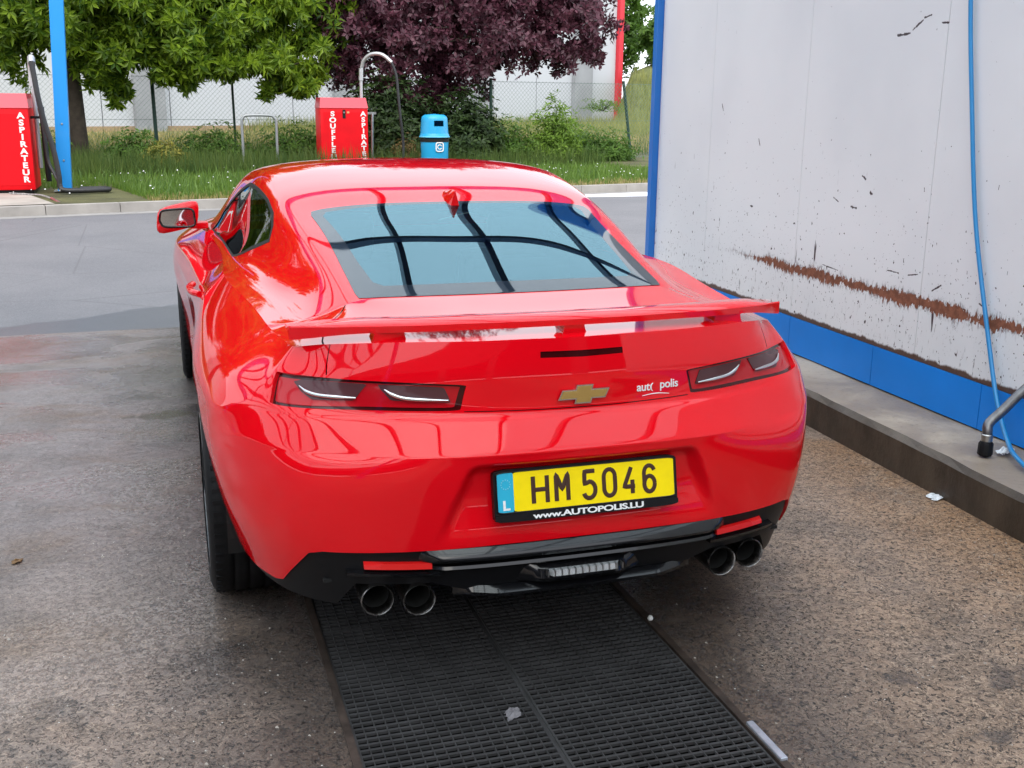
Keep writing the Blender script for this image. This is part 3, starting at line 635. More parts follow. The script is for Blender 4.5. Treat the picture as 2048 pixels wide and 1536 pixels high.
# ---- door mirrors and handles
for sx in(-1,1):
    b=MB(); bm=bmesh.new(); bmesh.ops.create_cube(bm,size=1); bmesh.ops.subdivide_edges(bm,edges=bm.edges[:],cuts=5,use_grid_fill=True)
    for v in bm.verts:
        p=np.array(v.co)*2; q=p/ (np.sum(np.abs(p)**4.5)**(1/4.5)); x,y,z=q
        x*=.100-.012*(y>0)*y; z*=.066-.018*max(0,y); y*=.085 if y>0 else .05
        z+=-.010*x/.1; x+=.02*(z/.066)*-1*.3
        v.co=(sx*(.985+x*1.0),3.07+y-sx*0+ .06*(.1-x)*0,1.035+z+.012*x/.1*-1)
    b.bm(bm); mr=b.build('door_mirror',M['paint'],car,True,60)
    if sx<0: pass
    mg=roundp(np.array([(-.082,-.044),(-.074,.046),(.076,.038),(.086,-.01),(.07,-.042)]),.25,4)
    b=MB(); b.prism([tuple(p) for p in mg],lambda p:(sx*(.985+p[0]),3.022,1.035+p[1]),lambda p:(sx*(.985+p[0]),3.014,1.035+p[1])); g=b.build('mirror_glass',M['mirror'],mr)
    b=MB(); b.tube(np.array([(sx*(.985+p[0]*1.02),3.017,1.035+p[1]*1.02) for p in mg]),.006,6,closed=True); b.build('mirror_rim',M['black_gloss'],mr,True,80)
    b=MB(); b.box((sx*.84,3.05,.975),(sx*.93,3.13,1.01),.012); b.build('mirror_arm',M['paint'],mr,True)
    P=[(.938,1.71,.875),(.962,1.76,.876),(.972,1.83,.876),(.970,1.90,.876),(.955,1.96,.875)]
    b=MB(); b.tube(spl(np.array(P)*[sx,1,1],6),.0135,8); b.build('door_handle',M['paint'],car,True,60)
# ---- number plate
pr=R(12); PC=np.array([0,-.018,.604]); eu=np.array([0,math.sin(pr),math.cos(pr)]); eo=np.array([0,-math.cos(pr),math.sin(pr)])
def PP(u,w_,d): return PC+np.array([u,0,0])+eu*w_+eo*d
def pbox(mb,u0,u1,w0,w1,d0,d1,rr=.004):
    pl=roundp(np.array([(u0,w0),(u1,w0),(u1,w1),(u0,w1)]),min(.45,rr/min(u1-u0,w1-w0)),3) if rr else [(u0,w0),(u1,w0),(u1,w1),(u0,w1)]
    mb.prism([tuple(p) for p in pl],lambda p:PP(p[0],p[1],d0),lambda p:PP(p[0],p[1],d1))
b=MB(); pbox(b,-.266,.266,-.080,.061,-.022,0,.010); plate=b.build('number_plate',M['black_satin'],car)
b=MB(); pbox(b,-.266,.266,-.080,-.056,.0005,.005,.006); b.build('plate_holder_strip',M['black_satin'],plate)
b=MB(); pbox(b,-.211,.256,-.0525,.0525,.001,.003,.004); b.build('plate_field',M['yellow'],plate)
b=MB(); pbox(b,-.256,-.2112,-.0525,.0525,.001,.0031,.004); b.build('country_band',M['cyan'],plate)
b=MB(); loop=roundp(np.array([(-.258,-.0545),(.258,-.0545),(.258,.0545),(-.258,.0545)]),.06,4); b.tube(np.array([PP(p[0],p[1],.0032) for p in loop]),.0018,6,closed=True); b.build('plate_rim',M['black_gloss'],plate,True,80)
arc=lambda cx,cy,rx_,ry,a0,a1,n=14:[(cx+rx_*math.cos(R(a0+(a1-a0)*i/n)),cy+ry*math.sin(R(a0+(a1-a0)*i/n))) for i in range(n+1)]
G={ 'H':[[(0,0),(0,1)],[(.5,0),(.5,1)],[(0,.5),(.5,.5)]],'M':[[(0,0),(0,1),(.29,.42),(.58,1),(.58,0)]],
 '5':[[(.50,1),(.05,1),(.03,.53)]+arc(.24,.30,.27,.31,115,-90,14)[2:]+[(.14,0)]+arc(.2,.22,.2,.22,260,190,4)],
 '0':[arc(.25,.72,.25,.28,0,180)+arc(.25,.28,.25,.28,180,360)+[(.5,.72)]],
 '4':[[(.36,1),(0,.27),(.52,.27)],[(.40,.52),(.40,0)]],
 '6':[arc(.26,.72,.24,.28,20,180,8)+[(.02,.30)],arc(.26,.30,.24,.30,0,360,20)]}
def glyph(ch,u,w_,h,th,d,name,parent,mt,up=1.0,sx=1.0):
    b=MB()
    for st in G[ch]:
        P=dens([tuple(p) for p in st],.08,False); b.tube(np.array([PP(u+p[0]*h*sx,w_+p[1]*h,d) for p in P]),th,8)
    V=np.concatenate(b.V); dd=(V-PC)@eo; V=V+np.outer(d+(dd-d)*.12-dd,eo)   # flatten to embossed strokes
    o=obj(name,V,b.F,mt,parent); return o
u=-.135
for ch,uu,sx_ in zip('HM5046',(-.156,-.091,-.012,.047,.106,.165),(1.08,.80,.90,.90,.86,.90)):
    glyph(ch,uu,-.0355,.0725,.0062,.0036,'plate_character',plate,M['char'],1,sx_)
def text(name,s,size,ext,mt,parent,mw,sx=1.0,bold=0,spacing=1.0,align='LEFT'):
    c=bpy.data.curves.new(name,'FONT'); c.body=s; c.size=size; c.extrude=ext; c.offset=bold; c.space_character=spacing; c.align_x=align
    to=bpy.data.objects.new(name+'_tmp',c); COL.objects.link(to); dg=bpy.context.evaluated_depsgraph_get(); dg.update()
    me=bpy.data.meshes.new_from_object(to.evaluated_get(dg)); bpy.data.objects.remove(to); bpy.data.curves.remove(c)
    me.transform(mw@Matrix.Diagonal((sx,1,1,1))); me.transform(Matrix.Translation(-Vector(parent_loc(parent)))) if parent else None
    me.materials.clear(); me.materials.append(mt); o=bpy.data.objects.new(name,me); COL.objects.link(o)
    if parent: o.parent=parent
    return o
def frame(o,ex,ey,ez): return Matrix(((ex[0],ey[0],ez[0],o[0]),(ex[1],ey[1],ez[1],o[1]),(ex[2],ey[2],ez[2],o[2]),(0,0,0,1)))
text('dealer_address','www.AUTOPOLIS.LU',.0215,.0006,M['white'],plate,frame(PP(-.160,-.0755,.0058),(1,0,0),eu,eo),1.74,.0006,.93)
text('country_letter','L',.036,.0004,M['white'],plate,frame(PP(-.244,-.046,.0037),(1,0,0),eu,eo),1.15,.0012)
b=MB()
for k in range(12):
    a=k*math.pi/6; c=PP(-.233+.0125*math.cos(a),.022+.0125*math.sin(a),.0035); b.tube([c-eu*.0016,c+eu*.0016],.0013,5)
b.build('star_ring',mat('pale_star_print',(.25,.6,.7),.5),plate)
# ---- tailgate badges
ye=.034
def bpoly(L_,d0,d1,mb,cx=0.0,cz=.848,y=ye): mb.prism(L_,lambda p:(cx+p[0],y-d0,cz+p[1]),lambda p:(cx+p[0],y-d1,cz+p[1]))
ox=[(-.074,-.0135),(-.024,-.0135),(-.027,-.026),(.021,-.026),(.024,-.0135),(.062,-.0135),(.074,.0135),(.024,.0135),(.027,.026),(-.021,.026),(-.024,.0135),(-.062,.0135)]
b=MB(); bpoly(ox,-.01,.009,b); bd=b.build('bow_tie_badge',M['chrome'],car)
ix=inset(ox,.0036,np.array([1,1.])); b=MB(); bpoly([tuple(p) for p in ix],.008,.0105,b); b.build('badge_insert',M['gold'],bd)
def on_tail(x,z,d=.0015):
    q=SHELL.inv([(abs(x),.05,z)])[0]; P=SHELL.pts([q])[0]; n=SHELL.normals([q])[0]; m=np.array([1 if x>=0 else -1,1,1]); P=P*m;n=n*m
    ex=np.cross([0,0,1],-n)*-1; ex/=np.linalg.norm(ex); ex=ex if ex[0]>0 else -ex; ey=np.cross(n,ex); return frame(P+n*d,ex,ey,n),P,n
F1,_,_=on_tail(.160,.840); F2,_,_=on_tail(.232,.843)
lg=text('dealer_badge','aut',.033,.0006,M['white'],car,F1,1.02,.0004,.95)
text('dealer_badge_word','polis',.033,.0006,M['white'],lg,F2,1.02,.0004,.95)
b=MB(); P=[]
for t in np.linspace(R(110),R(250),12):
    Q,P_,n=on_tail(.214+.010*math.cos(t),.848+.012*math.sin(t)); P.append(P_+n*.001)
b.tube(P,np.interp(np.linspace(0,1,12),[0,.5,1],[.001,.0026,.001]),6); b.build('badge_ring',M['white'],lg,True)
b=MB(); P=[]
for t in np.linspace(0,1,12):
    Q,P_,n=on_tail(.178+.085*t,.825+.004*math.sin(math.pi*t)); P.append(P_+n*.001)
b.tube(P,np.interp(np.linspace(0,1,12),[0,.5,1],[.0008,.0016,.0008]),6); b.build('badge_swoosh',M['white'],lg,True)
# ================================================================== SETTING
def ground_mat():
    m=mat('wet_concrete',(.2,.18,.17),.6); g=NG(m); xyz=g.sep()
    big=g.noise(.55,5,.55,.6); mid=g.noise(2.6,6,.6,.4)
    nz=g.noise(38,1.5,.5,1.2); nz2=g.noise(80,1.5,.5,1.0); fine=g.noise(190,3,.7)
    # warm tan exposed aggregate towards the front right, greyer and smoother to the back left
    warm=g.mr(g.math('ADD',g.math('MULTIPLY',xyz[1],-.40),g.math('ADD',g.math('MULTIPLY',xyz[0],.36),g.math('MULTIPLY',big,1.2))),-.9,1.15)
    col=g.mix(warm,(.205,.182,.182),(.35,.228,.150))
    col=g.mix(g.mr(mid,.38,.66),col,g.mix(.55,col,(.085,.07,.065)))
    st=g.mr(g.noise(1.3,6,.62,.8,src=g.map((1,1.8,1),(3,1,0))),.48,.68); col=g.mix(g.math('MULTIPLY',st,.62),col,(.15,.095,.06))
    gr=g.mr(g.noise(1.9,6,.62,.8,src=g.map((.8,2.6,1),(13,1,0))),.60,.70); gr=g.math('MULTIPLY',gr,g.mr(xyz[1],1.8,3)); col=g.mix(g.math('MULTIPLY',gr,.7),col,(.085,.075,.04))
    wd=g.mr(xyz[0],1.25,2.02); wd=g.math('MULTIPLY',wd,g.mr(g.noise(2.2,4,.6,src=g.map((1,1,1),(9,0,0))),.34,.55)); col=g.mix(g.math('MULTIPLY',wd,.8),col,(.26,.13,.055))
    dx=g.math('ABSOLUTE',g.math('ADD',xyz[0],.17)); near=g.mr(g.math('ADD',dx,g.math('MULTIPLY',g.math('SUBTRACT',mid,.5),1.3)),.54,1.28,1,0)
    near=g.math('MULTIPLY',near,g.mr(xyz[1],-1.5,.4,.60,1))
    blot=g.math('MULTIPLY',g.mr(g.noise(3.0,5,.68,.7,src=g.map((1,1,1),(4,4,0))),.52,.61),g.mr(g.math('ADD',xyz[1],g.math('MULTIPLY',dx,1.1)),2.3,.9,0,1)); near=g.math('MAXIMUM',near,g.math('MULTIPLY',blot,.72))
    amp=g.mr(g.math('ADD',warm,g.math('MULTIPLY',near,.8)),.0,1.0,.28,1.0,False)
    def worm(n,c0,w_): return g.mr(g.math('ABSOLUTE',g.math('SUBTRACT',n,c0)),w_*.45,w_,1,0)
    line=g.math('MAXIMUM',worm(nz,.455,.016),g.math('MULTIPLY',worm(nz2,.47,.022),.6))
    pit=g.mr(nz2,.36,.40,1,0); hi=g.math('MAXIMUM',worm(nz,.53,.022),g.math('MULTIPLY',worm(nz2,.55,.025),.5))
    brk=g.mr(g.noise(30,2,.5,src=g.map((1,1,1),(7,7,0))),.40,.56)
    p=g.math('MULTIPLY',g.math('MAXIMUM',g.math('MULTIPLY',line,brk),pit),amp)
    col=g.mix(g.math('MULTIPLY',g.mr(nz,.48,.40),g.math('MULTIPLY',amp,.30)),col,(.10,.075,.06))
    col=g.mix(g.math('MULTIPLY',hi,g.math('MULTIPLY',amp,.48)),col,(.58,.44,.32))
    col=g.mix(g.math('MULTIPLY',g.mr(fine,.60,.72),.30),col,(.46,.42,.38))
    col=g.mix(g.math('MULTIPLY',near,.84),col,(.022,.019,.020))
    col=g.mix(g.math('MULTIPLY',p,.90),col,(.014,.011,.010))
    pu=g.math('MULTIPLY',g.mr(g.math('ADD',g.math('MULTIPLY',g.math('ABSOLUTE',g.math('ADD',xyz[0],1.12)),1.4),g.math('ADD',g.math('MULTIPLY',g.math('ABSOLUTE',g.math('SUBTRACT',xyz[1],3.14)),3.2),g.math('MULTIPLY',g.math('SUBTRACT',g.noise(9,4,.6),.5),.7))),.18,.34,1,0),.8); col=g.mix(pu,col,(.045,.036,.018))
    spk=g.vor(22,src=g.map((1,1,.1),(2,5,0))); col=g.mix(g.mr(spk,.035,.055,1,0),col,(.66,.64,.60))
    g.set(g.b.inputs['Base Color'],col)
    wet=g.mr(g.noise(.9,5,.6,.7,src=g.map((1,1.6,1),(1,7,0))),.40,.58)
    wet=g.math('MULTIPLY',wet,g.mr(warm,.85,.2,.35,1)); wet=g.math('MAXIMUM',wet,g.math('MULTIPLY',near,.85))
    ro=g.math('SUBTRACT',.60,g.math('MULTIPLY',wet,.46)); ro=g.math('ADD',ro,g.math('MULTIPLY',p,.1)); g.set(g.b.inputs['Roughness'],ro)
    h=g.math('SUBTRACT',g.math('ADD',g.math('MULTIPLY',fine,.25),g.math('MULTIPLY',nz,.5)),g.math('MULTIPLY',p,1.2)); g.bump(h,.6,.007)
    return m
def asphalt_mat():
    m=mat('asphalt',(.1,.1,.1),.7); g=NG(m); xyz=g.sep(); n=g.noise(120,3,.7); n2=g.noise(.8,5,.6,.4); n3=g.noise(6,5,.6)
    col=g.mix(g.mr(n2,.35,.65),(.105,.105,.116),(.132,.130,.140)); col=g.mix(g.mr(n,.35,.7,0,.35),col,(.34,.34,.35)); col=g.mix(g.mr(n3,.55,.7,0,.3),col,(.12,.12,.13))
    # damp area along the slab, irregular edge
    yy=g.math('ADD',xyz[1],g.math('MULTIPLY',g.math('SUBTRACT',g.noise(1.6,5,.6),.5),.5))
    edge=g.mr(xyz[0],-2.35,-.3,5.62,6.9,False); wet=g.mr(g.math('SUBTRACT',edge,yy),-.03,.03); wet=g.math('MULTIPLY',wet,g.mr(xyz[1],12,10))
    col=g.mix(g.math('MULTIPLY',wet,.62),col,(.06,.065,.08))
    cr=g.mr(g.vor(.55,'DISTANCE_TO_EDGE',src=g.map((1,1,.1))),.0,.006,1,0); col=g.mix(g.math('MULTIPLY',cr,.35),col,(.05,.05,.05))
    g.set(g.b.inputs['Base Color'],col); g.set(g.b.inputs['Roughness'],g.math('SUBTRACT',.72,g.math('MULTIPLY',wet,.3))); g.bump(n,.35,.004); return m
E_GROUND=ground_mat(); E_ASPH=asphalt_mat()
def grid_sheet(name,rects,z,m,kind='structure',step=.6):
    b=MB()
    for x0,y0,x1,y1 in rects: b.add([(x0,y0,z),(x1,y0,z),(x1,y1,z),(x0,y1,z)],[(0,1,2,3)])
    return tag(b.build(name,m),kind=kind)
GX0,GX1,GY0,GY1=-.69,.362,-2.2,2.6
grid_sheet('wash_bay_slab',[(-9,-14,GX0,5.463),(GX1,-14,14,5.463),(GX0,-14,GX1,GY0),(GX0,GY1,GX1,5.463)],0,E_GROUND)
grid_sheet('asphalt_lane',[(-60,5.463,60,15.2)],-.004,E_ASPH)
soil=mat('dark_soil',(.07,.055,.035),.95,bump=(14,.6,.03),var=(2,.4))
kd=np.array([.9734,.229]); kn=np.array([-.229,.9734])  # far kerb direction
K0=np.array([-3.2,13.72])
def kp(t,o,z): p=K0+kd*t+kn*o; return (p[0],p[1],z)
# ground beyond: one sheet to the horizon
b=MB(); b.add([kp(-90,.14,.118),kp(110,.14,.118),kp(110,13,.125),kp(-90,13,.125)],[(0,1,2,3)]); tag(b.build('grass_verge',mat('verge_soil',(.085,.085,.03),.95,var=(1.5,.45),bump=(20,.8,.03))),kind='structure')
field=mat('dry_field',(.30,.25,.10),.95,bump=(5,.8,.08)); g=NG(field); g.set(g.b.inputs['Base Color'],g.mix(g.mr(g.noise(.5,6,.65,src=g.map((.5,1,1))),.4,.6),(.36,.31,.13),(.10,.15,.04)))
b=MB(); b.add([kp(-90,13,.12),kp(110,13,.12),kp(160,260,.12),kp(-160,260,.12)],[(0,1,2,3)]); tag(b.build('dry_field',field),kind='structure')
kerbm=mat('kerb_concrete',(.33,.31,.285),.85,var=(3,.18),bump=(60,.4,.004))
kerb=empty('far_kerb',kp(0,0,0),'long pale concrete kerb between the asphalt lane and the grass verge','kerb'); tag(kerb,kind='structure'); del kerb['category']; del kerb['label']
for k in range(-14,26):
    t=-3.4+k*1.0+3.4*0; b=MB()
    P=[kp(t+.004,0,-.02),kp(t+.996,0,-.02),kp(t+.996,.15,-.02),kp(t+.004,.15,-.02)]; T=[kp(t+.006,.012,.128),kp(t+.994,.012,.128),kp(t+.994,.15,.130),kp(t+.006,.15,.130)]
    b.add(P+T,[(0,1,5,4),(1,2,6,5),(2,3,7,6),(3,0,4,7),(4,5,6,7)]); b.build('kerbstone',kerbm,kerb)
b=MB(); b.add([kp(-60,-.30,-.001),kp(90,-.30,-.001),kp(90,.02,-.001),kp(-60,.02,-.001)],[(0,1,2,3)]); tag(b.build('gutter',mat('gutter_concrete',(.27,.26,.25),.8,var=(5,.2))),kind='structure')
slabm=mat('pale_slab',(.36,.33,.29),.85,var=(2,.2),bump=(40,.3,.004))
b=MB(); b.add([kp(-9,.16,.139),kp(.75,.16,.139),kp(.55,3.3,.139),kp(-9,3.3,.139)],[(0,1,2,3)]); o=b.build('service_pad',slabm); tag(o,kind='structure')
b=MB(); b.add([kp(4.2,.16,.139),kp(6.4,.16,.139),kp(6.6,1.5,.139),kp(3.7,1.5,.139)],[(0,1,2,3)]); b.build('path_slab',slabm); tag(bpy.data.objects['path_slab'],kind='structure')
# ---- drainage pit and grating
pit=mat('pit_black',(.003,.003,.003),.9,spec=.1)
b=MB(); b.add([(GX0,GY0,0),(GX1,GY0,0),(GX1,GY1,0),(GX0,GY1,0),(GX0,GY0,-.28),(GX1,GY0,-.28),(GX1,GY1,-.28),(GX0,GY1,-.28)],[(0,1,5,4),(1,2,6,5),(2,3,7,6),(3,0,4,7),(4,5,6,7)]); tag(b.build('drain_pit',pit),kind='structure')
grm=mat('grating_steel',(.042,.041,.042),.5,.0,spec=.25,var=(9,.25),bump=(60,.3,.002)); rusty=mat('rusty_edge_angle',(.05,.035,.028),.6,.4,var=(14,.5),bump=(50,.5,.003))
b=MB()
for (x0,y0,x1,y1) in ((GX0,GY0,GX0+.022,GY1),(GX1-.022,GY0,GX1,GY1)): b.box((x0,y0,-.05),(x1,y1,.005))
b.box((GX0+.022,GY1-.02,-.05),(GX1-.022,GY1,.005)); b.box((GX0+.022,GY0,-.05),(GX1-.022,GY0+.02,.005)); o=b.build('grate_surround',rusty); tag(o,'dark steel angle frame set in the slab around the drain grating','drain frame')
xm=-.167
def gpanel(x0,x1,y0,y1,lab):
    t=empty('floor_grating',((x0+x1)/2,(y0+y1)/2,0),lab,'grating','black steel gratings over the drain')
    b=MB(); f=.006; z0,z1=-.011,-.003
    b.box((x0,y0,z0),(x0+f,y1,z1)); b.box((x1-f,y0,z0),(x1,y1,z1)); b.box((x0+f,y0,z0),(x1-f,y0+f,z1)); b.box((x0+f,y1-f,z0),(x1-f,y1,z1)); b.build('grating_frame',grm,t)
    b=MB(); ny=int(round((y1-y0)/.0255)); 
    for k in range(1,ny):
        y=y0+(y1-y0)*k/ny; j=rnd.uniform(-.0008,.0008); tk=.0043
        b.box((x0+f,y-tk+j,z0),(x1-f,y+tk+j,z1-.0005))
    tag(b.build('cross_bars',grm,t),kind='stuff')
    b=MB(); nx=int(round((x1-x0)/.0315))
    for k in range(1,nx):
        x=x0+(x1-x0)*k/nx; b.box((x-.0012,y0+f,z0+.001),(x+.0012,y1-f,z1+.0008))
    tag(b.build('bearing_bars',grm,t),kind='stuff')
a0,a1=GX0+.024,GX1-.024
for (y0,y1,w_) in ((-2.175,-.80,'behind the camera-side seam, nearest the viewer'),(-.796,.503,'in the foreground'),(.507,1.55,'under the rear bumper'),(1.554,2.575,'under the car')):
    for (x0,x1,s) in ((a0,xm-.004,'left'),(xm+.004,a1,'right')):
        if y1<-.85 or y0>1.0: w2={-2.175:'nearest the viewer',.507:'',1.554:'deep under the car floor'}[y0]
        else: w2=w_
        gpanel(x0,x1,y0,y1,f'{s} half of the black floor grating {w2}')
b=MB(); b.box((xm-.004,-2.17,-.04),(xm+.004,2.57,-.006)); b.build('center_bearer',grm); tag(bpy.data.objects['center_bearer'],'thin dark steel bearer running between the two rows of gratings','bearer')
wp_=mat('wet_paper',(.7,.72,.75),.4,bump=(60,.8,.004))
def crumple(name,c,sx,sy,h,m,lab,cat,seed,n=9):
    r=np.random.default_rng(seed); b=MB(); V=[];
    for i in range(n):
        for j in range(n):
            u,v=i/(n-1)-.5,j/(n-1)-.5; rr=1-.35*(abs(u)*2)**3; e=r.normal(0,.06,2)
            V.append((c[0]+(u*rr+e[0]*.6)*sx,c[1]+(v*rr+e[1]*.6)*sy+.3*u*sx,c[2]+.004+h*abs(r.normal(0,.45))*(1-abs(u)*1.4)))
    F=[(i*n+j,(i+1)*n+j,(i+1)*n+j+1,i*n+j+1) for i in range(n-1) for j in range(n-1)]; b.add(V,F); o=b.build(name,m)
    s=o.modifiers.new('t','SOLIDIFY'); s.thickness=.0012; return tag(o,lab,cat)
crumple('paper_scrap',(1.985,.975,.0),.10,.06,.016,wp_,'small torn white paper scrap on the ground at the foot of the kerb','litter',3,7)
crumple('wet_tissue',(2.27,.925,.19),.13,.05,.03,wp_,'crumpled white tissue on the kerb behind the black rubber foot','litter',4)
crumple('dead_leaf',(-1.63,1.34,0),.05,.035,.012,mat('brown_leaf',(.16,.085,.03),.7),'curled brown dead leaf on the grey slab left of the car','leaf',5,6)
crumple('silt_clump',(-.235,-.11,-.004),.065,.05,.014,mat('grey_silt',(.16,.15,.16),.7,bump=(90,.8,.004)),'clump of grey silt caught on the floor grating','dirt',6,8)
b=MB(); b.box((.345,-.52,-.002),(.366,-.34,.012),.004); tag(b.build('steel_clip',mat('pale_clip_steel',(.42,.44,.50),.4,.6,var=(30,.2))),'pale steel clip along the right edge of the drain frame','clip')
b=MB(); b.lathe([(0,.018),(.006,.016),(.010,.008),(.007,0)],(.352,.285,.002),'z',10); tag(b.build('white_pebble',mat('white_pebble',(.7,.7,.68),.4),None,True),'tiny white pebble at the right edge of the grating behind the bumper','pebble')
# scattered grit
b=MB()
for k in range(900):
    x=rnd.choice([rnd.uniform(-2.4,-.72),rnd.uniform(.38,1.98)]); y=rnd.uniform(-1.2,3.0)
    s=rnd.uniform(.0015,.0045)*(1.5 if rnd.random()<.05 else 1); V=[(x+s*math.cos(a+rnd.random()),y+s*math.sin(a),z) for a,z in ((0,0),(1.6,0),(3.1,0),(4.7,0))]+[(x,y,s*.9)]
    b.add(V,[(0,1,4),(1,2,4),(2,3,4),(3,0,4)])
tag(b.build('grit',mat('pale_grit',(.38,.34,.30),.7)),kind='stuff')
# ---- kerb plinth and wash-bay wall on the right
kk=.038; KB=lambda y:2.047+(y-2.049)*kk-.0; 
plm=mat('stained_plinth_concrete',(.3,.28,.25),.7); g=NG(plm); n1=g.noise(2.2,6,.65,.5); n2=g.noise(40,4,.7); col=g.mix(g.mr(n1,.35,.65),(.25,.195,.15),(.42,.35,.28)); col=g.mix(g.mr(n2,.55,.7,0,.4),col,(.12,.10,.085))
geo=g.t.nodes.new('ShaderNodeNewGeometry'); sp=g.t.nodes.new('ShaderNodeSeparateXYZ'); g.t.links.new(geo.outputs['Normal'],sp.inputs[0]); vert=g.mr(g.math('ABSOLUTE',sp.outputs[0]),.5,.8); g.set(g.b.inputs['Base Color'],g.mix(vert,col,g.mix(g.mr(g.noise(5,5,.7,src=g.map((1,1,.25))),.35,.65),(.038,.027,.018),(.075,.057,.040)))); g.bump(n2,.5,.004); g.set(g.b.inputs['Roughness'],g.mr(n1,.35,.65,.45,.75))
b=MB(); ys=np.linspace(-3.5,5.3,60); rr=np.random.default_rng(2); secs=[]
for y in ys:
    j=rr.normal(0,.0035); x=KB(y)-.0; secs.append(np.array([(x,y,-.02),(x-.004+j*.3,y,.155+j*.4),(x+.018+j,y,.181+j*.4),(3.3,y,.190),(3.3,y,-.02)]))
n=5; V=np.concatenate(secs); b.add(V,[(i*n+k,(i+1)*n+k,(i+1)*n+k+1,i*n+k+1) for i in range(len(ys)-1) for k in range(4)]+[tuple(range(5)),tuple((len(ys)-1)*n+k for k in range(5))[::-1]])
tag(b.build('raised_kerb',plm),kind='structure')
def wall_mat():
    m=mat('scratched_white_panel',(.72,.73,.76),.35); g=NG(m); xyz=g.sep(); Y,Z=g.math('ADD',xyz[1],1.2),g.math('ADD',xyz[2],.19)
    base=g.mix(g.mr(g.noise(.7,4,.5),.35,.65),(.69,.715,.735),(.77,.79,.80))
    low=g.mr(Z,1.9,.5,0,1)
    # small chips: denser lower down
    def chips(sc_,st,loc,thr0,thr1,hgt):
        v=g.map((1,sc_,sc_*st),loc); n=g.noise(1,3,.55,.3,src=v); th=g.math('ADD',n,g.math('MULTIPLY',low,hgt)); return g.mr(th,thr0,thr1)
    c=g.math('MAXIMUM',chips(38,.8,(0,3,1),.745,.765,.085),chips(75,.55,(0,8,4),.755,.78,.09))
    c=g.math('MAXIMUM',c,chips(26,.10,(0,1,9),.745,.765,.055)); c=g.math('MAXIMUM',c,chips(9,4.5,(0,5,2),.775,.79,.035))
    # scraped band at bumper height, wider and denser towards the viewer
    zc=g.math('ADD',.682,g.math('MULTIPLY',g.math('SUBTRACT',g.noise(3.2,4,.6,src=g.map((0,1,0))),.5),.06))
    d=g.math('ABSOLUTE',g.math('SUBTRACT',Z,zc)); wdt=g.math('ADD',g.mr(Y,3.75,2.9,-.01,.031,True),g.math('MULTIPLY',g.math('SUBTRACT',g.noise(1,4,.6,src=g.map((0,5,1),(0,3,3))),.5),.075)); nn=g.noise(1,5,.7,src=g.map((1,40,17))); e=g.math('ADD',g.math('SUBTRACT',wdt,d),g.math('MULTIPLY',g.math('SUBTRACT',nn,.5),.12))
    rust=g.math('MULTIPLY',g.mr(e,.0,.006),g.mr(Y,3.75,3.3)); halo=g.math('MULTIPLY',g.mr(e,-.028,.012),g.mr(g.noise(1,4,.7,src=g.map((1,60,20),(0,4,0))),.46,.58))
    lowstr=g.math('MULTIPLY',g.mr(Z,.80,.45),g.mr(g.noise(1,4,.65,src=g.map((1,60,12),(0,7,3))),.60,.68))
    c=g.math('MAXIMUM',c,g.math('MULTIPLY',g.math('MULTIPLY',halo,g.mr(Y,4.1,3.4)),.9)); c=g.math('MAXIMUM',c,g.math('MULTIPLY',lowstr,.6))
    foot=g.math('MULTIPLY',g.mr(g.math('ADD',Z,g.math('MULTIPLY',g.math('SUBTRACT',g.noise(1,4,.7,src=g.map((0,14,3))),.5),.05)),.432,.418),1.)
    def seg(y0,z0,y1,z1,w_):
        dy,dz=y1-y0,z1-z0; L2=dy*dy+dz*dz; py=g.math('SUBTRACT',Y,y0); pz=g.math('SUBTRACT',Z,z0)
        t_=g.math('DIVIDE',g.math('ADD',g.math('MULTIPLY',py,dy),g.math('MULTIPLY',pz,dz)),L2); t_=g.math('MINIMUM',g.math('MAXIMUM',t_,0.),1.)
        ex=g.math('SUBTRACT',py,g.math('MULTIPLY',t_,dy)); ez=g.math('SUBTRACT',pz,g.math('MULTIPLY',t_,dz))
        dd=g.math('SQRT',g.math('ADD',g.math('MULTIPLY',ex,ex),g.math('MULTIPLY',ez,ez))); dd=g.math('ADD',dd,g.math('MULTIPLY',g.math('SUBTRACT',jit,.5),w_*4)); return g.mr(dd,w_,w_*.5)
    jit=g.noise(1,4,.7,src=g.map((0,45,45),(0,2,2)))
    for s_ in ((2.115,1.935,2.02,1.94,.007),(2.0,1.955,1.93,1.995,.005),(1.92,2.005,1.87,2.015,.004),(1.79,1.975,1.745,1.972,.005),(2.02,.80,1.93,.80,.004),(2.6,.745,2.45,.735,.003),(2.30,1.25,2.27,1.235,.006),(2.22,1.17,2.205,1.165,.009),(2.38,1.085,2.33,1.08,.006),(3.45,.99,3.42,.99,.006),(1.33,.75,1.28,.73,.005),(1.85,.80,1.78,.815,.004),(1.66,.755,1.60,.79,.005),(2.55,1.12,2.50,1.10,.004),(3.4,1.4,3.38,1.36,.004),(3.9,1.6,3.88,1.56,.004)): c=g.math('MAXIMUM',c,seg(*s_))
    brown=g.mix(g.mr(g.noise(30,4,.7),.35,.65),(.15,.05,.025),(.26,.095,.05))
    col=g.mix(c,base,(.045,.03,.035)); col=g.mix(rust,col,brown); col=g.mix(foot,col,(.09,.05,.035)); g.set(g.b.inputs['Base Color'],col)
    g.set(g.b.inputs['Roughness'],g.math('ADD',.38,g.math('MULTIPLY',rust,.4))); g.bump(g.math('SUBTRACT',0,g.math('MAXIMUM',c,rust)),.5,.003); return m
WM=wall_mat(); bluem=mat('blue_painted_steel',(.004,.20,.68),.4,0,.1,.3,var=(2.5,.08)); blued=mat('blue_frame_steel',(.006,.15,.52),.35,0,.3)
wall=empty('wash_bay_wall',(2.40,1.2,.19),'scratched white panel wall with a brown scrape band and blue skirting, right of the car','wall')
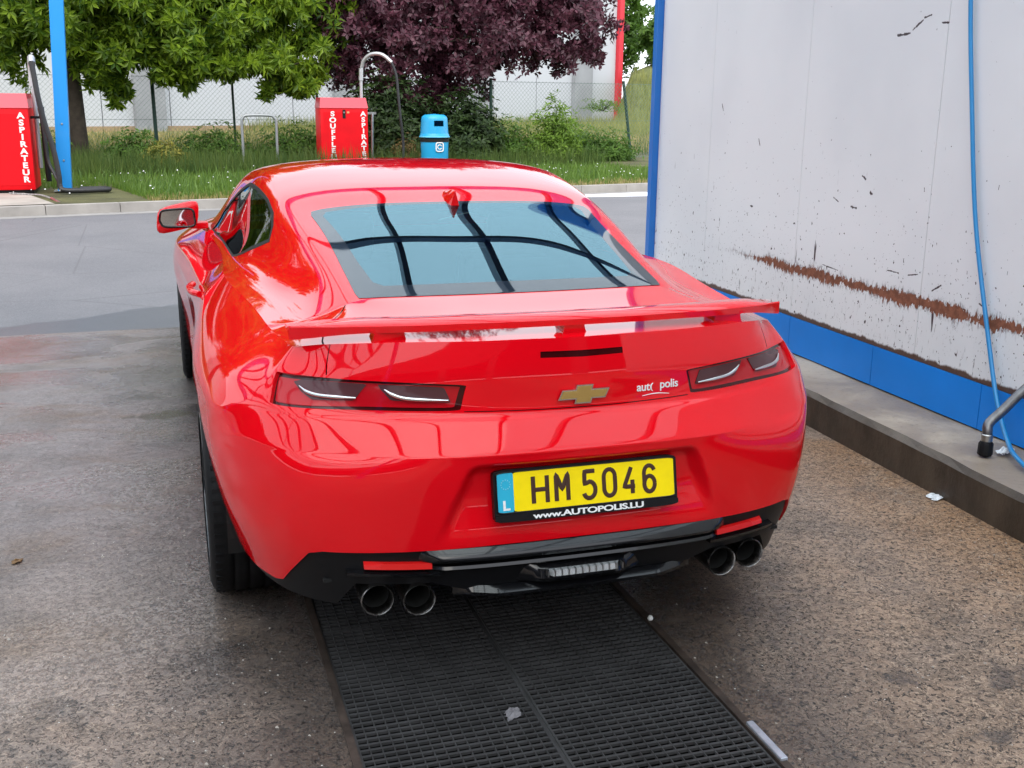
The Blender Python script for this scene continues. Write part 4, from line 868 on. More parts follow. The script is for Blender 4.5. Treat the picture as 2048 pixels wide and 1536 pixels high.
WR=.0138; wx=lambda y:2.402+(y-1.2)*WR
for k in range(-4,4):
    y0=1.742+1.15*(k-1)+.0016;y1=y0+1.15-.0032
    y1=min(y1,4.862); 
    if y0>4.85: continue
    b=MB(); V=[(wx(y0),y0,.40),(wx(y1),y1,.40),(wx(y1)+.06,y1,.40),(wx(y0)+.06,y0,.40)]; V+=[(a,c,3.05) for a,c,_ in V]; b.add(V,[(0,1,5,4),(1,2,6,5),(2,3,7,6),(3,0,4,7),(4,5,6,7),(0,3,2,1)]); b.build('wall_panel',WM,wall)
for k in range(-6,5):
    y0=1.247+.818*k+.002;y1=min(y0+.814,4.862)
    if y0>4.85: continue
    b=MB(); V=[(wx(y0)-.006,y0,.192),(wx(y1)-.006,y1,.192),(wx(y1)+.05,y1,.192),(wx(y0)+.05,y0,.192)]; V+=[(a,c,.398) for a,c,_ in V]; b.add(V,[(0,1,5,4),(1,2,6,5),(2,3,7,6),(3,0,4,7),(4,5,6,7)]); b.build('skirting_panel',bluem,wall)
b=MB(); V=[(wx(y)+o_,y,z) for z in (.192,3.05) for (y,o_) in ((-3.2,.063),(4.855,.063),(4.855,.12),(-3.2,.12))]; b.add(V,[(0,1,5,4),(1,2,6,5),(2,3,7,6),(3,0,4,7),(4,5,6,7)]); b.build('wall_backing',mat('grey_backing',(.3,.3,.32),.6),wall)
b=MB(); b.box((wx(4.95)-.048,4.866,.0),(wx(4.95)+.13,4.93,3.2),.004); o=b.build('end_post',blued,wall)
# ---- canopy over the bay
can=empty('bay_canopy',(0,1,0),'steel canopy frame with pale translucent roof sheets over the wash bay','canopy')
ste=mat('dark_canopy_steel',(.012,.03,.09),.4); ZC=3.2
for x in (-6.8,-5.9,-4.9,-3.9,-2.9,-2.0,-1.05,.34,1.04,1.98): b=MB(); b.box((x-.024,-4.2,ZC),(x+.024,4.93,ZC+.10)); b.build('purlin',ste,can)
for y in (-4.1,-2.9,-.9,1.5,3.90): b=MB(); b.box((-6.9,y-.020,ZC-.052),(2.55,y+.020,ZC-.002)); b.build('cross_beam',ste,can)
b=MB(); b.box((-6.95,4.932,ZC-.10),(2.62,5.0,ZC+.14)); b.build('fascia',blued,can)
sheet=bpy.data.materials.new('translucent_roof_sheet'); sheet.use_nodes=True; t=sheet.node_tree; t.nodes.remove(t.nodes['Principled BSDF']); tr_=t.nodes.new('ShaderNodeBsdfTransparent'); tr_.inputs[0].default_value=(.90,.95,.97,1); tl=t.nodes.new('ShaderNodeBsdfTranslucent'); tl.inputs[0].default_value=(.88,.93,.95,1); mxs=t.nodes.new('ShaderNodeMixShader'); mxs.inputs[0].default_value=.25
t.links.new(tr_.outputs[0],mxs.inputs[1]); t.links.new(tl.outputs[0],mxs.inputs[2]); t.links.new(mxs.outputs[0],t.nodes['Material Output'].inputs[0])
for k,(x0,x1) in enumerate(((-6.9,-5.0),(-4.996,-3.1),(-3.096,-1.1),(-1.096,1.03),(1.034,2.58))): b=MB(); b.box((x0,-4.2,ZC+.102),(x1,4.93,ZC+.106)); b.build('roof_sheet',sheet,can)
for (x,y) in ((-6.85,-4.0),(-6.85,4.85),(-3.4,-4.0),(2.62,-4.0)): b=MB(); b.box((x-.05,y-.05,0),(x+.05,y+.05,ZC-.078)); b.build('canopy_post',blued,can)
# ---- hose and lance bracket by the wall
hosem=mat('bright_blue_hose',(.008,.22,.52),.3,0,.3)
P=spl([(2.36,1.66,3.15),(2.375,1.62,2.5),(2.385,1.585,2.058),(2.385,1.50,1.6),(2.38,1.385,1.10),(2.375,1.215,.61),(2.355,1.10,.37),(2.30,.95,.235),(2.22,.80,.212),(2.16,.60,.205),(2.2,.3,.203),(2.3,.1,.203)],8)
b=MB(); b.tube(P,.0100,10); tag(b.build('blue_hose',hosem,None,True,80),'bright blue pressure hose hanging down the scratched white wall','hose')
lb=empty('lance_holder',(2.17,.93,.19),'bent grey steel lance tube standing on a black rubber foot on the kerb','lance holder')
b=MB(); P=spl([(2.168,.925,.235),(2.172,.93,.285),(2.178,.938,.315),(2.20,.942,.337),(2.25,.945,.372),(2.33,.955,.430),(2.40,.96,.478)],6); b.tube(P,.0205,14); b.build('bent_tube',mat('dull_grey_steel',(.16,.155,.16),.3,.8,var=(20,.3)),lb,True,80)
b=MB(); b.lathe([(0,.0),(.027,0),(.031,.006),(.030,.050),(.026,.058),(.02,.058)],(2.168,.925,.191),'z',10); b.build('rubber_foot',M['rubber'],lb,True,30)
b=MB(); b.lathe([(.021,0),(.0235,.004),(.0235,.03),(.021,.034)],(2.169,.926,.25),'z',14); b.build('clamp_ring',M['steel'],lb,True,30)
# ---- blue steel pole by the vacuum
pl=empty('blue_pole',(-2.53,16.3,.137),'tall bright blue square steel pole between the left vacuum and the tree','pole')
b=MB(); s=.10; V=[(-2.53+dx,16.3+dy,.137) for dx,dy in((-s,-s),(s,-s),(s,s),(-s,s))]+[(-2.30+dx,16.3+dy,5.6) for dx,dy in((-s,-s),(s,-s),(s,s),(-s,s))]; b.add(V,[(0,1,5,4),(1,2,6,5),(2,3,7,6),(3,0,4,7),(4,5,6,7)]); b.build('post_tube',mat('bright_blue_paint',(.01,.27,.72),.4,0,.2),pl)
for z in(.62,1.18): b=MB(); b.lathe([(0,-.012),(.014,-.010),(.018,0)],(-2.53+.04*(z/1),16.199,z),'y',8); b.build('bolt',M['steel'],pl)
b=MB(); b.box((-2.69,16.14,.138),(-2.37,16.46,.150)); b.build('base_plate',M['steel'],pl)
# ---- vacuum / air stations
vred=mat('red_cabinet_paint',(.72,.001,.008),.5,0,.0,.25,var=(3,.08)); vlid=mat('faded_red_lid',(.62,.03,.06),.4,0,.3)
def station(name,x0,x1,yf,z0,h,label,lines,dep=.75,group='red vacuum stations'):
    t=empty(name,((x0+x1)/2,yf+dep/2,z0),label,'vacuum station',group); zt=z0+h
    b=MB(); b.box((x0,yf,z0+.05),(x1,yf+dep,zt-.20),.015); b.build('cabinet',vred,t,True)
    b=MB(); V=[(x0-.01,yf-.015,zt-.215),(x1+.01,yf-.015,zt-.215),(x1+.01,yf+dep+.01,zt-.215),(x0-.01,yf+dep+.01,zt-.215),(x0+.02,yf+.10,zt),(x1-.02,yf+.10,zt),(x1-.02,yf+dep-.06,zt),(x0+.02,yf+dep-.06,zt)]; b.add(V,[(0,1,5,4),(1,2,6,5),(2,3,7,6),(3,0,4,7),(4,5,6,7),(0,3,2,1)]); b.build('lid',vlid,t)
    b=MB(); b.box((x0+.03,yf+.03,z0),(x1-.03,yf+dep-.03,z0+.049)); b.build('plinth',M['black_satin'],t)
    b=MB(); b.box((x0+.06,yf-.006,z0+.12),(x1-.06,yf-.001,zt-.30),.003); dr=b.build('door',vred,t)
    cx=(x0+x1)/2
    b=MB(); b.box((cx-.035,yf-.016,zt-.43),(cx+.03,yf-.0065,zt-.25),.004); b.build('lock_plate',M['soot'],dr)
    b=MB(); b.lathe([(0,-.026),(.018,-.024),(.022,-.0165)],(cx-.004,yf,zt-.31),'y',10); b.build('lock',M['steel'],dr)
    b=MB(); b.box((cx+.06,yf-.010,zt-.325),(cx+.11,yf-.0065,zt-.285)); b.build('lock_sticker',mat('orange_sticker',(.75,.3,.12),.5),dr)
    for s,xl,za,zb,side in lines:
        n=len(s); hh=(za-zb)/n
        for i,ch in enumerate(s):
            cz=za-(i+1)*hh
            if side=='front': text('letter',ch,hh*1.10,.002,M['white'],t,frame((xl,yf-.008,cz+hh*.08),(1,0,0),(0,0,1),(0,-1,0)),1.25,hh*.045,1,'CENTER')
    return t
v1=station('vacuum_station',-4.25,-2.93,15.98,.137,1.50,'red vacuum cabinet lettered ASPIRATEUR at the left edge, beside the blue pole',[('ASPIRATEUR',-3.045,1.37,.30,'front')],.9)
ht=mat('vacuum_arm_tube',(.55,.55,.56),.35,.6); hs=mat('black_ribbed_hose',(.02,.02,.022),.45,bump=(40,.5,.01))
ve=[o for o in bpy.data.objects if o.name=='vacuum_station'][0]
b=MB(); b.tube([(-2.86,16.35,.5),(-2.86,16.35,1.72)],.034,10); b.tube(spl([(-2.86,16.35,1.74),(-2.86,16.35,2.02),(-2.85,16.28,2.14),(-2.83,16.14,2.16),(-2.82,16.04,2.08)],6),.055,10); arm=b.build('swing_arm',ht,v1,True,60)
b=MB(); b.tube(spl([(-2.82,16.0,2.10),(-2.80,15.98,1.9),(-2.77,15.95,1.6),(-2.71,15.95,1.2),(-2.62,15.95,.80),(-2.575,15.93,.42),(-2.57,15.92,.24),(-2.50,15.88,.18),(-2.2,15.86,.175),(-1.98,15.92,.175),(-1.86,16.05,.175),(-1.95,16.15,.178),(-2.3,16.12,.18)],8),.040,10); b.build('suction_hose',hs,v1,True,80)
b=MB(); b.tube(spl([(-2.78,16.1,1.42),(-2.74,16.08,1.0),(-2.72,16.08,.62),(-2.64,16.0,.42),(-2.56,15.9,.25)],8),.026,8); b.build('hose_loop',hs,v1,True,80)
b=MB(); b.tube([(-2.76,16.2,1.44),(-2.745,16.2,.30)],.042,10); b.box((-2.93,16.18,1.26),(-2.74,16.22,1.30)); b.build('nozzle_holder',M['black_satin'],v1,True)
b=MB(); b.tube(spl([(-3.3,15.85,.15),(-3.0,15.6,.15),(-2.8,15.3,.16),(-2.62,14.9,.14)],6),.012,6); b.build('air_cable',mat('striped_cable',(.3,.3,.3),.5,var=(60,.9)),v1,True)
b=MB(); b.tube([(-2.62,14.9,.145),(-2.35,14.25,.06)],.02,8); b.build('air_nozzle',M['steel'],v1,True)
v2=station('vacuum_station',2.27,3.29,21.45,.125,1.50,'red vacuum and air cabinet lettered SOUFFLEUR and ASPIRATEUR, left of the blue bin',[('SOUFFLEUR',2.53,1.36,.20,'front'),('ASPIRATEUR',3.19,1.36,.15,'front')],.8)
b=MB(); b.tube([(3.24,21.9,.9),(3.24,21.9,1.98)],.035,10); b.tube([(3.24,21.9,1.99),(3.25,21.9,2.25)],.05,10); b.tube(spl([(3.26,21.9,2.26),(3.31,21.85,2.42),(3.45,21.75,2.54),(3.66,21.6,2.53),(3.85,21.5,2.37)],8),.042,10); b.build('swing_arm',ht,v2,True,60)
b=MB(); b.tube(spl([(3.84,21.5,2.38),(3.93,21.45,2.1),(3.96,21.42,1.7),(4.0,21.4,1.2),(4.05,21.4,.7),(4.02,21.35,.25),(3.8,21.3,.17)],8),.032,8); b.build('suction_hose',hs,v2,True,80)
b=MB(); b.tube([(3.42,21.6,1.32),(3.40,21.6,.3)],.03,8); b.box((3.30,21.58,1.28),(3.50,21.62,1.33)); b.build('nozzle_holder',M['steel'],v2,True)
# ---- litter bin
binb=mat('bright_blue_plastic',(.015,.36,.68),.4,0,.2); bn=empty('litter_bin',(4.62,20.75,.125),'bright blue round litter bin with a square opening behind the car roof','bin')
zb=.125; cx,cy=4.60,20.75
b=MB(); b.lathe([(.27,0),(.285,.05),(.30,.60),(.305,.66),(.28,.665)],(cx,cy,zb),'z',36); b.build('drum',binb,bn,True,40)
b=MB(); b.lathe([(.29,.60),(.312,.605),(.312,.665),(.30,.67)],(cx,cy,zb),'z',36); b.build('bin_liner',M['soot'],bn,True,40)
b=MB(); 
a_=np.linspace(0,2*math.pi,49); hood=[]
for k in range(48):
    a=a_[k];a2=a_[k+1]; mid=(a+a2)/2; d=(math.degrees(mid)+90+180)%360-180   # 0 = towards the viewer
    op=-12<d<32
    zz=[(.318,.70),(.318,.73),(.300,.78),(.290,.93),(.283,1.05),(.278,1.09),(.262,1.13),(.21,1.165),(.0,1.185)]
    for i in range(len(zz)-1):
        if op and i==3 : continue
        if op and i==2: pass
        (r0,z0),(r1,z1)=zz[i],zz[i+1]; V=[(cx+r0*math.cos(a),cy+r0*math.sin(a),zb+z0),(cx+r0*math.cos(a2),cy+r0*math.sin(a2),zb+z0),(cx+r1*math.cos(a2),cy+r1*math.sin(a2),zb+z1),(cx+r1*math.cos(a),cy+r1*math.sin(a),zb+z1)]; b.add(V,[(0,1,2,3)] if r1>0 else [(0,1,2)])
o=b.build('hood',binb,bn,False); sm=o.modifiers.new('t','SOLIDIFY'); sm.thickness=.012
b=MB(); b.lathe([(.322,.695),(.33,.70),(.33,.715),(.318,.725)],(cx,cy,zb),'z',36); b.build('hood_rim',mat('pale_blue_plastic',(.12,.5,.75),.4),bn,True,40)
ang=R(-83); nx_,ny_=math.cos(ang),math.sin(ang); b=MB(); lp=roundp(np.array([(-.08,-.09),(.08,-.09),(.08,.09),(-.08,.09)]),.25)
tpt=lambda p,d:(cx+(.312+d)*nx_-ny_*p[0],cy+(.312+d)*ny_+nx_*p[0],zb+.50+p[1])
b.tube(np.array([tpt(p,.0) for p in lp]),.014,6,closed=True); b.tube(np.array([tpt((.045*math.cos(t),.045*math.sin(t)),.0) for t in np.linspace(.5,5.8,16)]),.012,6); b.build('litter_symbol',M['white'],bn,True,80)
# ---- tube hoop
b=MB(); b.tube(spl([(.62,22.2,.0),(.62,22.2,.6),(.62,22.2,1.02),(.65,22.2,1.12),(.74,22.2,1.17),(1.2,22.2,1.17),(1.30,22.2,1.12),(1.34,22.2,1.02),(1.34,22.2,.6),(1.34,22.2,.0)],5)+np.array([.03,-.4,.07]),.030,10); tag(b.build('tube_hoop',mat('galvanised_tube',(.33,.35,.36),.35,.5),None,True,60),'grey galvanised tube hoop standing in the tall grass','barrier hoop')
# ---- warehouse
wd=np.array([24.7+9.5,59-46.0]); wd/=np.linalg.norm(wd); wn=np.array([-wd[1],wd[0]]); W0=np.array([24.75,58.9])
def wp3(t,o,z): p=W0+wd*t+wn*o; return (p[0],p[1],z)
def wbox(b,t0,t1,o0,o1,z0,z1): V=[wp3(t0,o0,z0),wp3(t1,o0,z0),wp3(t1,o1,z0),wp3(t0,o1,z0)]; V+=[(a,c,z1) for a,c,_ in V]; b.add(V,[(0,1,5,4),(1,2,6,5),(2,3,7,6),(3,0,4,7),(4,5,6,7)])
wh=empty('warehouse',wp3(-25,0,.12),'long white warehouse with grey pillars and a red corner trim beyond the fence','warehouse')
cl=mat('white_cladding',(.52,.54,.58),.6); g=NG(cl); 
for k in range(22):
    t1=-k*3.0-.02; t0=t1-2.96; b=MB(); wbox(b,t0,t1,0,.2,.10,10); b.build('cladding_panel',cl,wh)
b=MB(); wbox(b,-67,-.02,.21,22,.10,9.8); b.build('building_core',mat('grey_core',(.4,.4,.42),.7),wh)
b=MB(); wbox(b,0,.34,-.25,.25,.10,10.3); b.build('corner_trim',mat('red_trim_paint',(.66,.03,.05),.5),wh)
pm=mat('grey_pillar_concrete',(.30,.31,.33),.8,var=(1,.12))
for t in (-2.05,-9.6,-17.5,-27.3,-36,-45): b=MB(); wbox(b,t-1.35,t,-.30,-.01,.10,10); b.build('pillar',pm,wh)
b=MB(); wbox(b,-67,.0,-.06,-.005,.1,.35); b.build('base_strip',mat('tan_base',(.35,.25,.15),.8),wh)

# ---- unseen additions behind the camera and left, darkening the paintwork reflections
hall=empty('added_dark_hall',(0,-14.5,0),'long dark grey hall with open bays, added unseen behind the camera to darken the paint reflections','hall'); hg=mat('dark_grey_facade',(.07,.072,.08),.7,var=(.6,.2)); hb=mat('bay_interior',(.02,.02,.022),.8)
b=MB(); b.box((-34,-15,4.2),(34,-14.5,6.4)); b.build('fascia_band',hg,hall)
for k in range(-6,7): b=MB(); b.box((k*5.5-.35,-15,0),(k*5.5+.35,-14.5,4.196)); b.build('pier',hg,hall)
b=MB(); b.box((-34,-21,0),(34,-20.8,6.2)); b.box((-34,-20.8,6.21),(34,-14.51,6.4)); b.build('back_wall_and_roof',hb,hall)
# ================================================================== VEGETATION AND FENCE
def leafmat(name,c1,c2,rough=.45,tr=.35,scale=1.2):
    m=bpy.data.materials.new(name); m.use_nodes=True; t=m.node_tree; b=t.nodes['Principled BSDF']; g=NG(m)
    geo=t.nodes.new('ShaderNodeNewGeometry')
    f=g.math('ADD',g.math('MULTIPLY',geo.outputs['Random Per Island'],.75),g.math('MULTIPLY',g.math('SUBTRACT',g.noise(scale,3,.6),.40),1.3))
    col=g.mix(f,c1,c2); g.set(b.inputs['Base Color'],col); b.inputs['Roughness'].default_value=rough; b.inputs['Specular IOR Level'].default_value=.35
    tl=t.nodes.new('ShaderNodeBsdfTranslucent'); mxx=t.nodes.new('ShaderNodeMixShader'); mxx.inputs[0].default_value=tr; out=t.nodes['Material Output']
    g.set(tl.inputs[0],g.mix(.5,col,g.mix(f,tuple(min(1,x*1.8) for x in c1),tuple(min(1,x*1.8) for x in c2))))
    t.links.new(b.outputs[0],mxx.inputs[1]); t.links.new(tl.outputs[0],mxx.inputs[2]); t.links.new(mxx.outputs[0],out.inputs[0]); return m
def leafquad(n,L_,W_,base,dirs,side,droop):
    """n folded leaves: base (n,3), dirs, side unit vectors -> V (n,6,3)"""
    up=np.cross(side,dirs); L_=L_[:,None];W_=W_[:,None]
    mid=base+dirs*L_*.5+up*L_*.04; tip=base+dirs*L_-up*L_*droop
    return np.stack([base,mid+side*W_*.5-up*W_*.10,tip,mid-side*W_*.5-up*W_*.10],1)
def add_quads(b,Q):
    n=len(Q); V=Q.reshape(-1,3); base=np.arange(n)*4+b.n; b.V.append(V); b.F+= [t for i in base for t in ((i,i+1,i+2),(i,i+2,i+3))]; b.n+=len(V)
def unit(v): return v/np.maximum(np.linalg.norm(v,axis=-1,keepdims=True),1e-9)
def clusters(b,C_,out,k,L0,W0,r,droop=.25,spread=.9,flat=.0):
    """whorls of k leaves at the points C_, pointing roughly along 'out'"""
    n=len(C_); a=r.uniform(0,6.28,(n,1))+np.arange(k)*(6.283/k)+r.normal(0,.25,(n,k))
    o=unit(out); t=unit(np.cross(o,[0,0,1.])+1e-3); u=np.cross(o,t)
    d=unit(o[:,None]*(1-spread+r.uniform(0,.4,(n,k,1)))+spread*(np.cos(a)[...,None]*t[:,None]+np.sin(a)[...,None]*u[:,None])+np.array([0,0,-flat]))
    s=unit(np.cross(d,o[:,None]+r.normal(0,.35,(n,k,3)))); base=np.repeat(C_[:,None],k,1)+d*.01
    L_=L0*r.uniform(.7,1.25,(n*k)); W_=W0*r.uniform(.8,1.2,n*k)
    add_quads(b,leafquad(n*k,L_,W_,base.reshape(-1,3),d.reshape(-1,3),s.reshape(-1,3),droop))
def limb_tree(name,loc,h,label,cat,bark,leaf,lobes,nb,k,L0,W0,seed,tr_r=.24,twigs=True,droop=.25,flat=.3,lean=(0,0)):
    """lobes: list of (dx,dy,z,rx,ry,rz) crown masses"""
    r=np.random.default_rng(seed); t=empty(name,loc,label,cat); x,y,z0=loc
    b=MB(); top=np.array([x+lean[0],y+lean[1],z0+h]); P=spl([(x,y,z0-.05),(x+lean[0]*.1,y,z0+h*.25),(x+lean[0]*.5,y+lean[1]*.4,z0+h*.6),tuple(top)],6); rad=np.linspace(tr_r,tr_r*.25,len(P)); rad[0]*=1.25
    b.tube(P,rad,10); b.build('trunk',bark,t,True,80)
    wt=np.array([l[3]*l[4]*l[5] for l in lobes])**.8; wt/=wt.sum(); b=MB(); lim=MB()
    for l,w_ in zip(lobes,wt):
        c=np.array([x+l[0],y+l[1],z0+l[2]]); rr=np.array(l[3:6]); n=int(nb*w_)
        s=P[min(len(P)-1,max(4,int(len(P)*min(.95,max(.3,(l[2]-rr[2]*.8)/h)))))]
        if l[2]>3.6 or not twigs: lim.tube(spl([tuple(s),tuple((s+c)/2+[0,0,.15*rr[2]]),tuple(c)],5),np.linspace(tr_r*.34,tr_r*.10,11),6)
        # branchlets: leaves sit along drooping sprays so clumps and gaps form
        ns=max(8,n//26); d=unit(r.normal(0,1,(ns,3))); rad_=r.uniform(.62,1.0,(ns,1))**.6; tip=c+d*rr*rad_; tip[:,2]-=.06*rr[2]
        for i in range(ns):
            st=c+(tip[i]-c)*r.uniform(.25,.5); q=np.linspace(0,1,26//2); e=unit((tip[i]-st)[None])[0]; sd=unit(np.cross(e,[0,0,1.])[None])[0]
            base=st+(tip[i]-st)*q[:,None]; base[:,2]-=.10*rr[2]*q**2
            off=r.normal(0,.10+.12*(1-q)[:,None]*1,(len(q),3))*rr.mean()*.42
            C1=base+off; C2=base+r.normal(0,.22,(len(q),3))*rr.mean()*.42+sd*r.uniform(-.3,.3)
            C_=np.concatenate([C1,C2]); out=unit(e[None]+r.normal(0,.5,(len(C_),3))+np.array([0,0,.15]))
            clusters(b,C_,out,k,L0,W0,r,droop,.92,flat)
            if twigs and i%3==0: lim.tube([st,(st+tip[i])/2+[0,0,.03],tip[i]-[0,0,.10*rr[2]]],[.022,.014,.005],4,False)
    o=lim.build('limbs',bark,t,True,80); o['kind']='stuff'; o=b.build('crown',leaf,t); return t
bark=mat('dark_bark',(.055,.042,.03),.9,bump=(22,.9,.02),var=(6,.4))
green=leafmat('green_leaves',(.035,.095,.010),(.28,.40,.03),.4,.4,.9)
green2=leafmat('far_green_leaves',(.05,.12,.02),(.13,.24,.035),.5,.35,.5)
purple=leafmat('purple_leaves',(.026,.008,.014),(.15,.05,.075),.38,.22,1.1)
dkgreen=leafmat('dark_shrub_leaves',(.015,.035,.010),(.05,.09,.02),.5,.2,1.0)
lime=leafmat('lime_weed_leaves',(.10,.19,.02),(.22,.34,.05),.5,.35,1.5)
# leafy green tree over the left half
limb_tree('leafy_tree',(-2.75,23.6,.125),6.2,'leafy green tree with a dark trunk behind the blue pole','tree',bark,green,
 [(-2.9,.3,3.9,1.9,1.7,1.5),(-1.1,-.6,3.4,1.5,1.5,1.1),(.3,-.8,3.6,1.7,1.6,1.25),(1.9,-.5,3.4,1.6,1.5,1.2),(3.5,-.2,3.4,1.6,1.4,1.2),(5.0,.3,3.6,1.3,1.3,1.2),(0,0,6.6,2.8,2.0,2.4),(2.9,.2,6.0,2.4,1.8,2.1),(-3.6,.4,5.6,2.0,1.6,1.5),
  (2.4,-1.0,2.45,1.25,.9,.60),(.9,-1.0,2.55,1.0,.9,.60),(-1.4,-.6,2.35,.9,.8,.65),(-4.2,.4,2.9,1.4,1.2,1.0),(3.9,-.6,2.45,1.1,.8,.60),(-2.6,.0,2.5,1.0,.9,.55),(5.2,-.2,2.7,.9,.8,.55),(.7,-.4,1.75,.45,.4,.45),(4.6,-.5,1.85,.5,.4,.35),(-2.0,-.2,3.1,1.4,1.0,.8),(3.0,-.6,2.9,1.4,.9,.6),(.2,-.9,2.9,1.3,.9,.6),(-4.6,.3,3.4,1.3,1.1,1.1),(1.1,-.6,2.45,.8,.55,.5),(2.1,-.8,2.25,.8,.55,.45),(3.2,-.9,2.25,.9,.6,.5),(-1.9,-.4,2.35,1.0,.6,.6),(.6,-.2,2.2,.6,.5,.5),(4.2,-.9,2.1,1.0,.6,.55),(4.9,-.7,1.95,.6,.45,.45),(2.6,-1.0,1.95,.6,.45,.35),(-3.3,-.2,2.2,.9,.6,.6)],
 21000,6,.205,.070,11,.24,True,.28,.35)
limb_tree('leafy_tree',(-9.6,20.5,.125),8.5,'taller leafy green tree at the far left edge, mostly outside the picture','tree',bark,green,
 [(0,0,7.5,3.3,3.0,3.2),(-2.5,0,6,2.4,2.2,2.2),(2.2,0,6.4,2.2,2.2,2.4),(.5,-.8,4.3,2.2,1.6,1.4),(0,0,9.8,2.2,2.0,1.6)],6500,6,.25,.08,14,.3,True,.28,.35)
# purple-leaved tree in the middle
limb_tree('purple_tree',(5.6,24.4,.125),5.6,'dark purple-leaved tree behind the litter bin','tree',bark,purple,
 [(0,0,4.1,2.2,1.9,1.5),(-2.1,-.3,3.7,1.6,1.5,1.4),(2.3,-.1,4.1,1.8,1.5,1.35),(3.6,-.2,3.6,1.2,1.2,1.0),(1.0,-1.0,3.0,1.6,1.2,1.0),(-1.0,-.9,2.8,1.5,1.1,1.0),(.4,-.6,2.15,1.3,1.0,.75),(-2.0,-.6,2.4,1.1,.9,.8),(2.6,-.5,2.9,1.1,1.0,.75),(0,0,6.6,2.7,2.0,2.2),(-2.2,0,5.3,1.7,1.5,1.1),(3.0,0,5.3,1.8,1.5,1.2),(3.75,-.3,2.75,.8,.7,.5),(-.9,-.7,1.7,1.3,.9,.7)],
 17000,5,.14,.078,12,.2,True,.15,.1)
def bush(name,loc,rx_,ry_,rz_,n,leaf,label,cat,seed,L0=.07,W0=.03,group=None,k=4):
    r=np.random.default_rng(seed); t=empty(name,loc,label,cat,group); b=MB(); st=MB()
    for i in range(n):
        d=unit(r.normal(0,1,3)*[1,1,.9]); d[2]=abs(d[2]); q=r.uniform(.25,1)**.6; C_=np.array([d*q*[rx_,ry_,rz_]*r.uniform(.7,1.12)+loc]); clusters(b,C_,unit(d[None]+[0,0,.4]),k,L0,W0,r,.15,.8,0)
    for i in range(9):
        d=unit(r.normal(0,1,3)); d[2]=abs(d[2])+.4; st.tube([loc,np.array(loc)+d*[rx_*.5,ry_*.5,rz_*.6]],[.015,.006],4,False)
    st.build('stems',bark,t); b.build('foliage',leaf,t); return t
bush('dark_shrub',(4.1,23.2,.12),1.6,.9,2.1,3600,dkgreen,'dark green shrub in the shade between the red cabinet and the blue bin','shrub',21,.15,.065)
bush('dark_shrub',(5.9,23.0,.12),1.0,.8,1.8,2000,dkgreen,'dark green shrub in the shade just right of the blue bin','shrub',22,.15,.065)
bush('weed_bush',(8.1,22.9,.12),.80,.5,1.6,950,lime,'bright green leafy weed bush right of the second fence post','shrub',23,.14,.045)
bush('weed_bush',(9.3,24.6,.12),.7,.5,1.0,420,lime,'low bright green weed bush in front of the grey pillar','shrub',24,.14,.045)
bush('sapling',(10.3,25.2,1.35),.75,.4,.35,120,lime,'thin sapling with a flat tuft of yellow-green leaves before the grey pillar','sapling',25,.10,.03)
bush('dark_shrub',(-1.6,22.6,.12),.8,.6,.85,420,green2,'leafy green bush beside the trunk of the green tree','shrub',26,.13,.055)
bush('weed_bush',(-.9,22.0,.12),.55,.5,.65,300,leafmat('yellow_weed',(.16,.17,.03),(.36,.33,.07),.6,.3),'yellowish bush just left of the black fence post','shrub',27,.11,.04)
bush('brown_shrub',(4.25,22.0,.12),.4,.35,.75,260,leafmat('brown_leaves',(.10,.065,.02),(.20,.14,.05),.7,.2),'small brown withered shrub left of the blue bin','shrub',28)
for i_,(x_,y_,w_,h_,lb_) in enumerate(((.1,23.2,.8,.7,'low weed clump by the fence just left of the tube hoop'),(1.9,23.3,.9,.75,'low weed clump by the fence right of the tube hoop'),(7.0,23.1,.7,.8,'dark weed clump at the foot of the second fence post'),(-3.9,22.8,.9,.9,'weed clump left of the dark tree trunk'),(9.9,24.0,.9,.6,'weed clump at the foot of the leaning fence post'))):
    bush('weed_clump',(x_,y_,.12),w_*1.15,.6,h_*1.35,700,green2,lb_,'weeds',60+i_,.12,.04,'overgrown weed clumps along the fence')
# far trees on the right, and a wooded rise
hm=mat('grassy_bank_soil',(.13,.15,.045),.95,var=(.8,.4),bump=(4,.8,.1))
def bankz(x,y):
    e=(x-(.4317*(y+2.6)-1.05))/1.5+.6; e=np.clip(e,0,1); v=np.clip((y-46)/15,0,1); return .125+3.6*e*e*(3-2*e)*v*v*(3-2*v)
b=MB(); P=[];nx_,ny_=60,34
for i in range(nx_):
    for j in range(ny_):
        t=8+i*1.2; o=11+j*1.7; p=kp(t,o,0); P.append((p[0],p[1],float(bankz(np.array(p[0]),np.array(p[1])))))
b.add(P,[(i*ny_+j,(i+1)*ny_+j,(i+1)*ny_+j+1,i*ny_+j+1) for i in range(nx_-1) for j in range(ny_-1)]); tag(b.build('grassy_bank',hm,None,True,80),kind='structure')
for i,(X_,Y_,h,rr,s) in enumerate(((28.3,67,12.5,1.5,31),(28.9,60,5.4,2.0,32),(35,62,7.6,3.2,33),(27.2,78,12,3.0,34),(41,64,8,3.4,35))):
    p=(X_,Y_,3.0)
    limb_tree('far_tree',p,h*.7,['tall green tree behind the grassy bank, just right of the red trim','lower bright green tree behind the grassy bank, against the wash bay edge','green tree behind the grassy bank, hidden by the wash-bay wall','tall green tree farthest back, mostly hidden behind the warehouse corner','green tree far along the bank behind the wall'][i],'tree',bark,green2,
      [(0,0,h*.62,rr,rr,h*.34),(rr*.5,0,h*.35,rr*.8,rr*.8,h*.28),(-rr*.5,0,h*.4,rr*.8,rr*.8,h*.28),(0,-.5,h*.2,rr*.9,rr*.8,h*.2)],2600,5,.30,.16,s,.2,False)
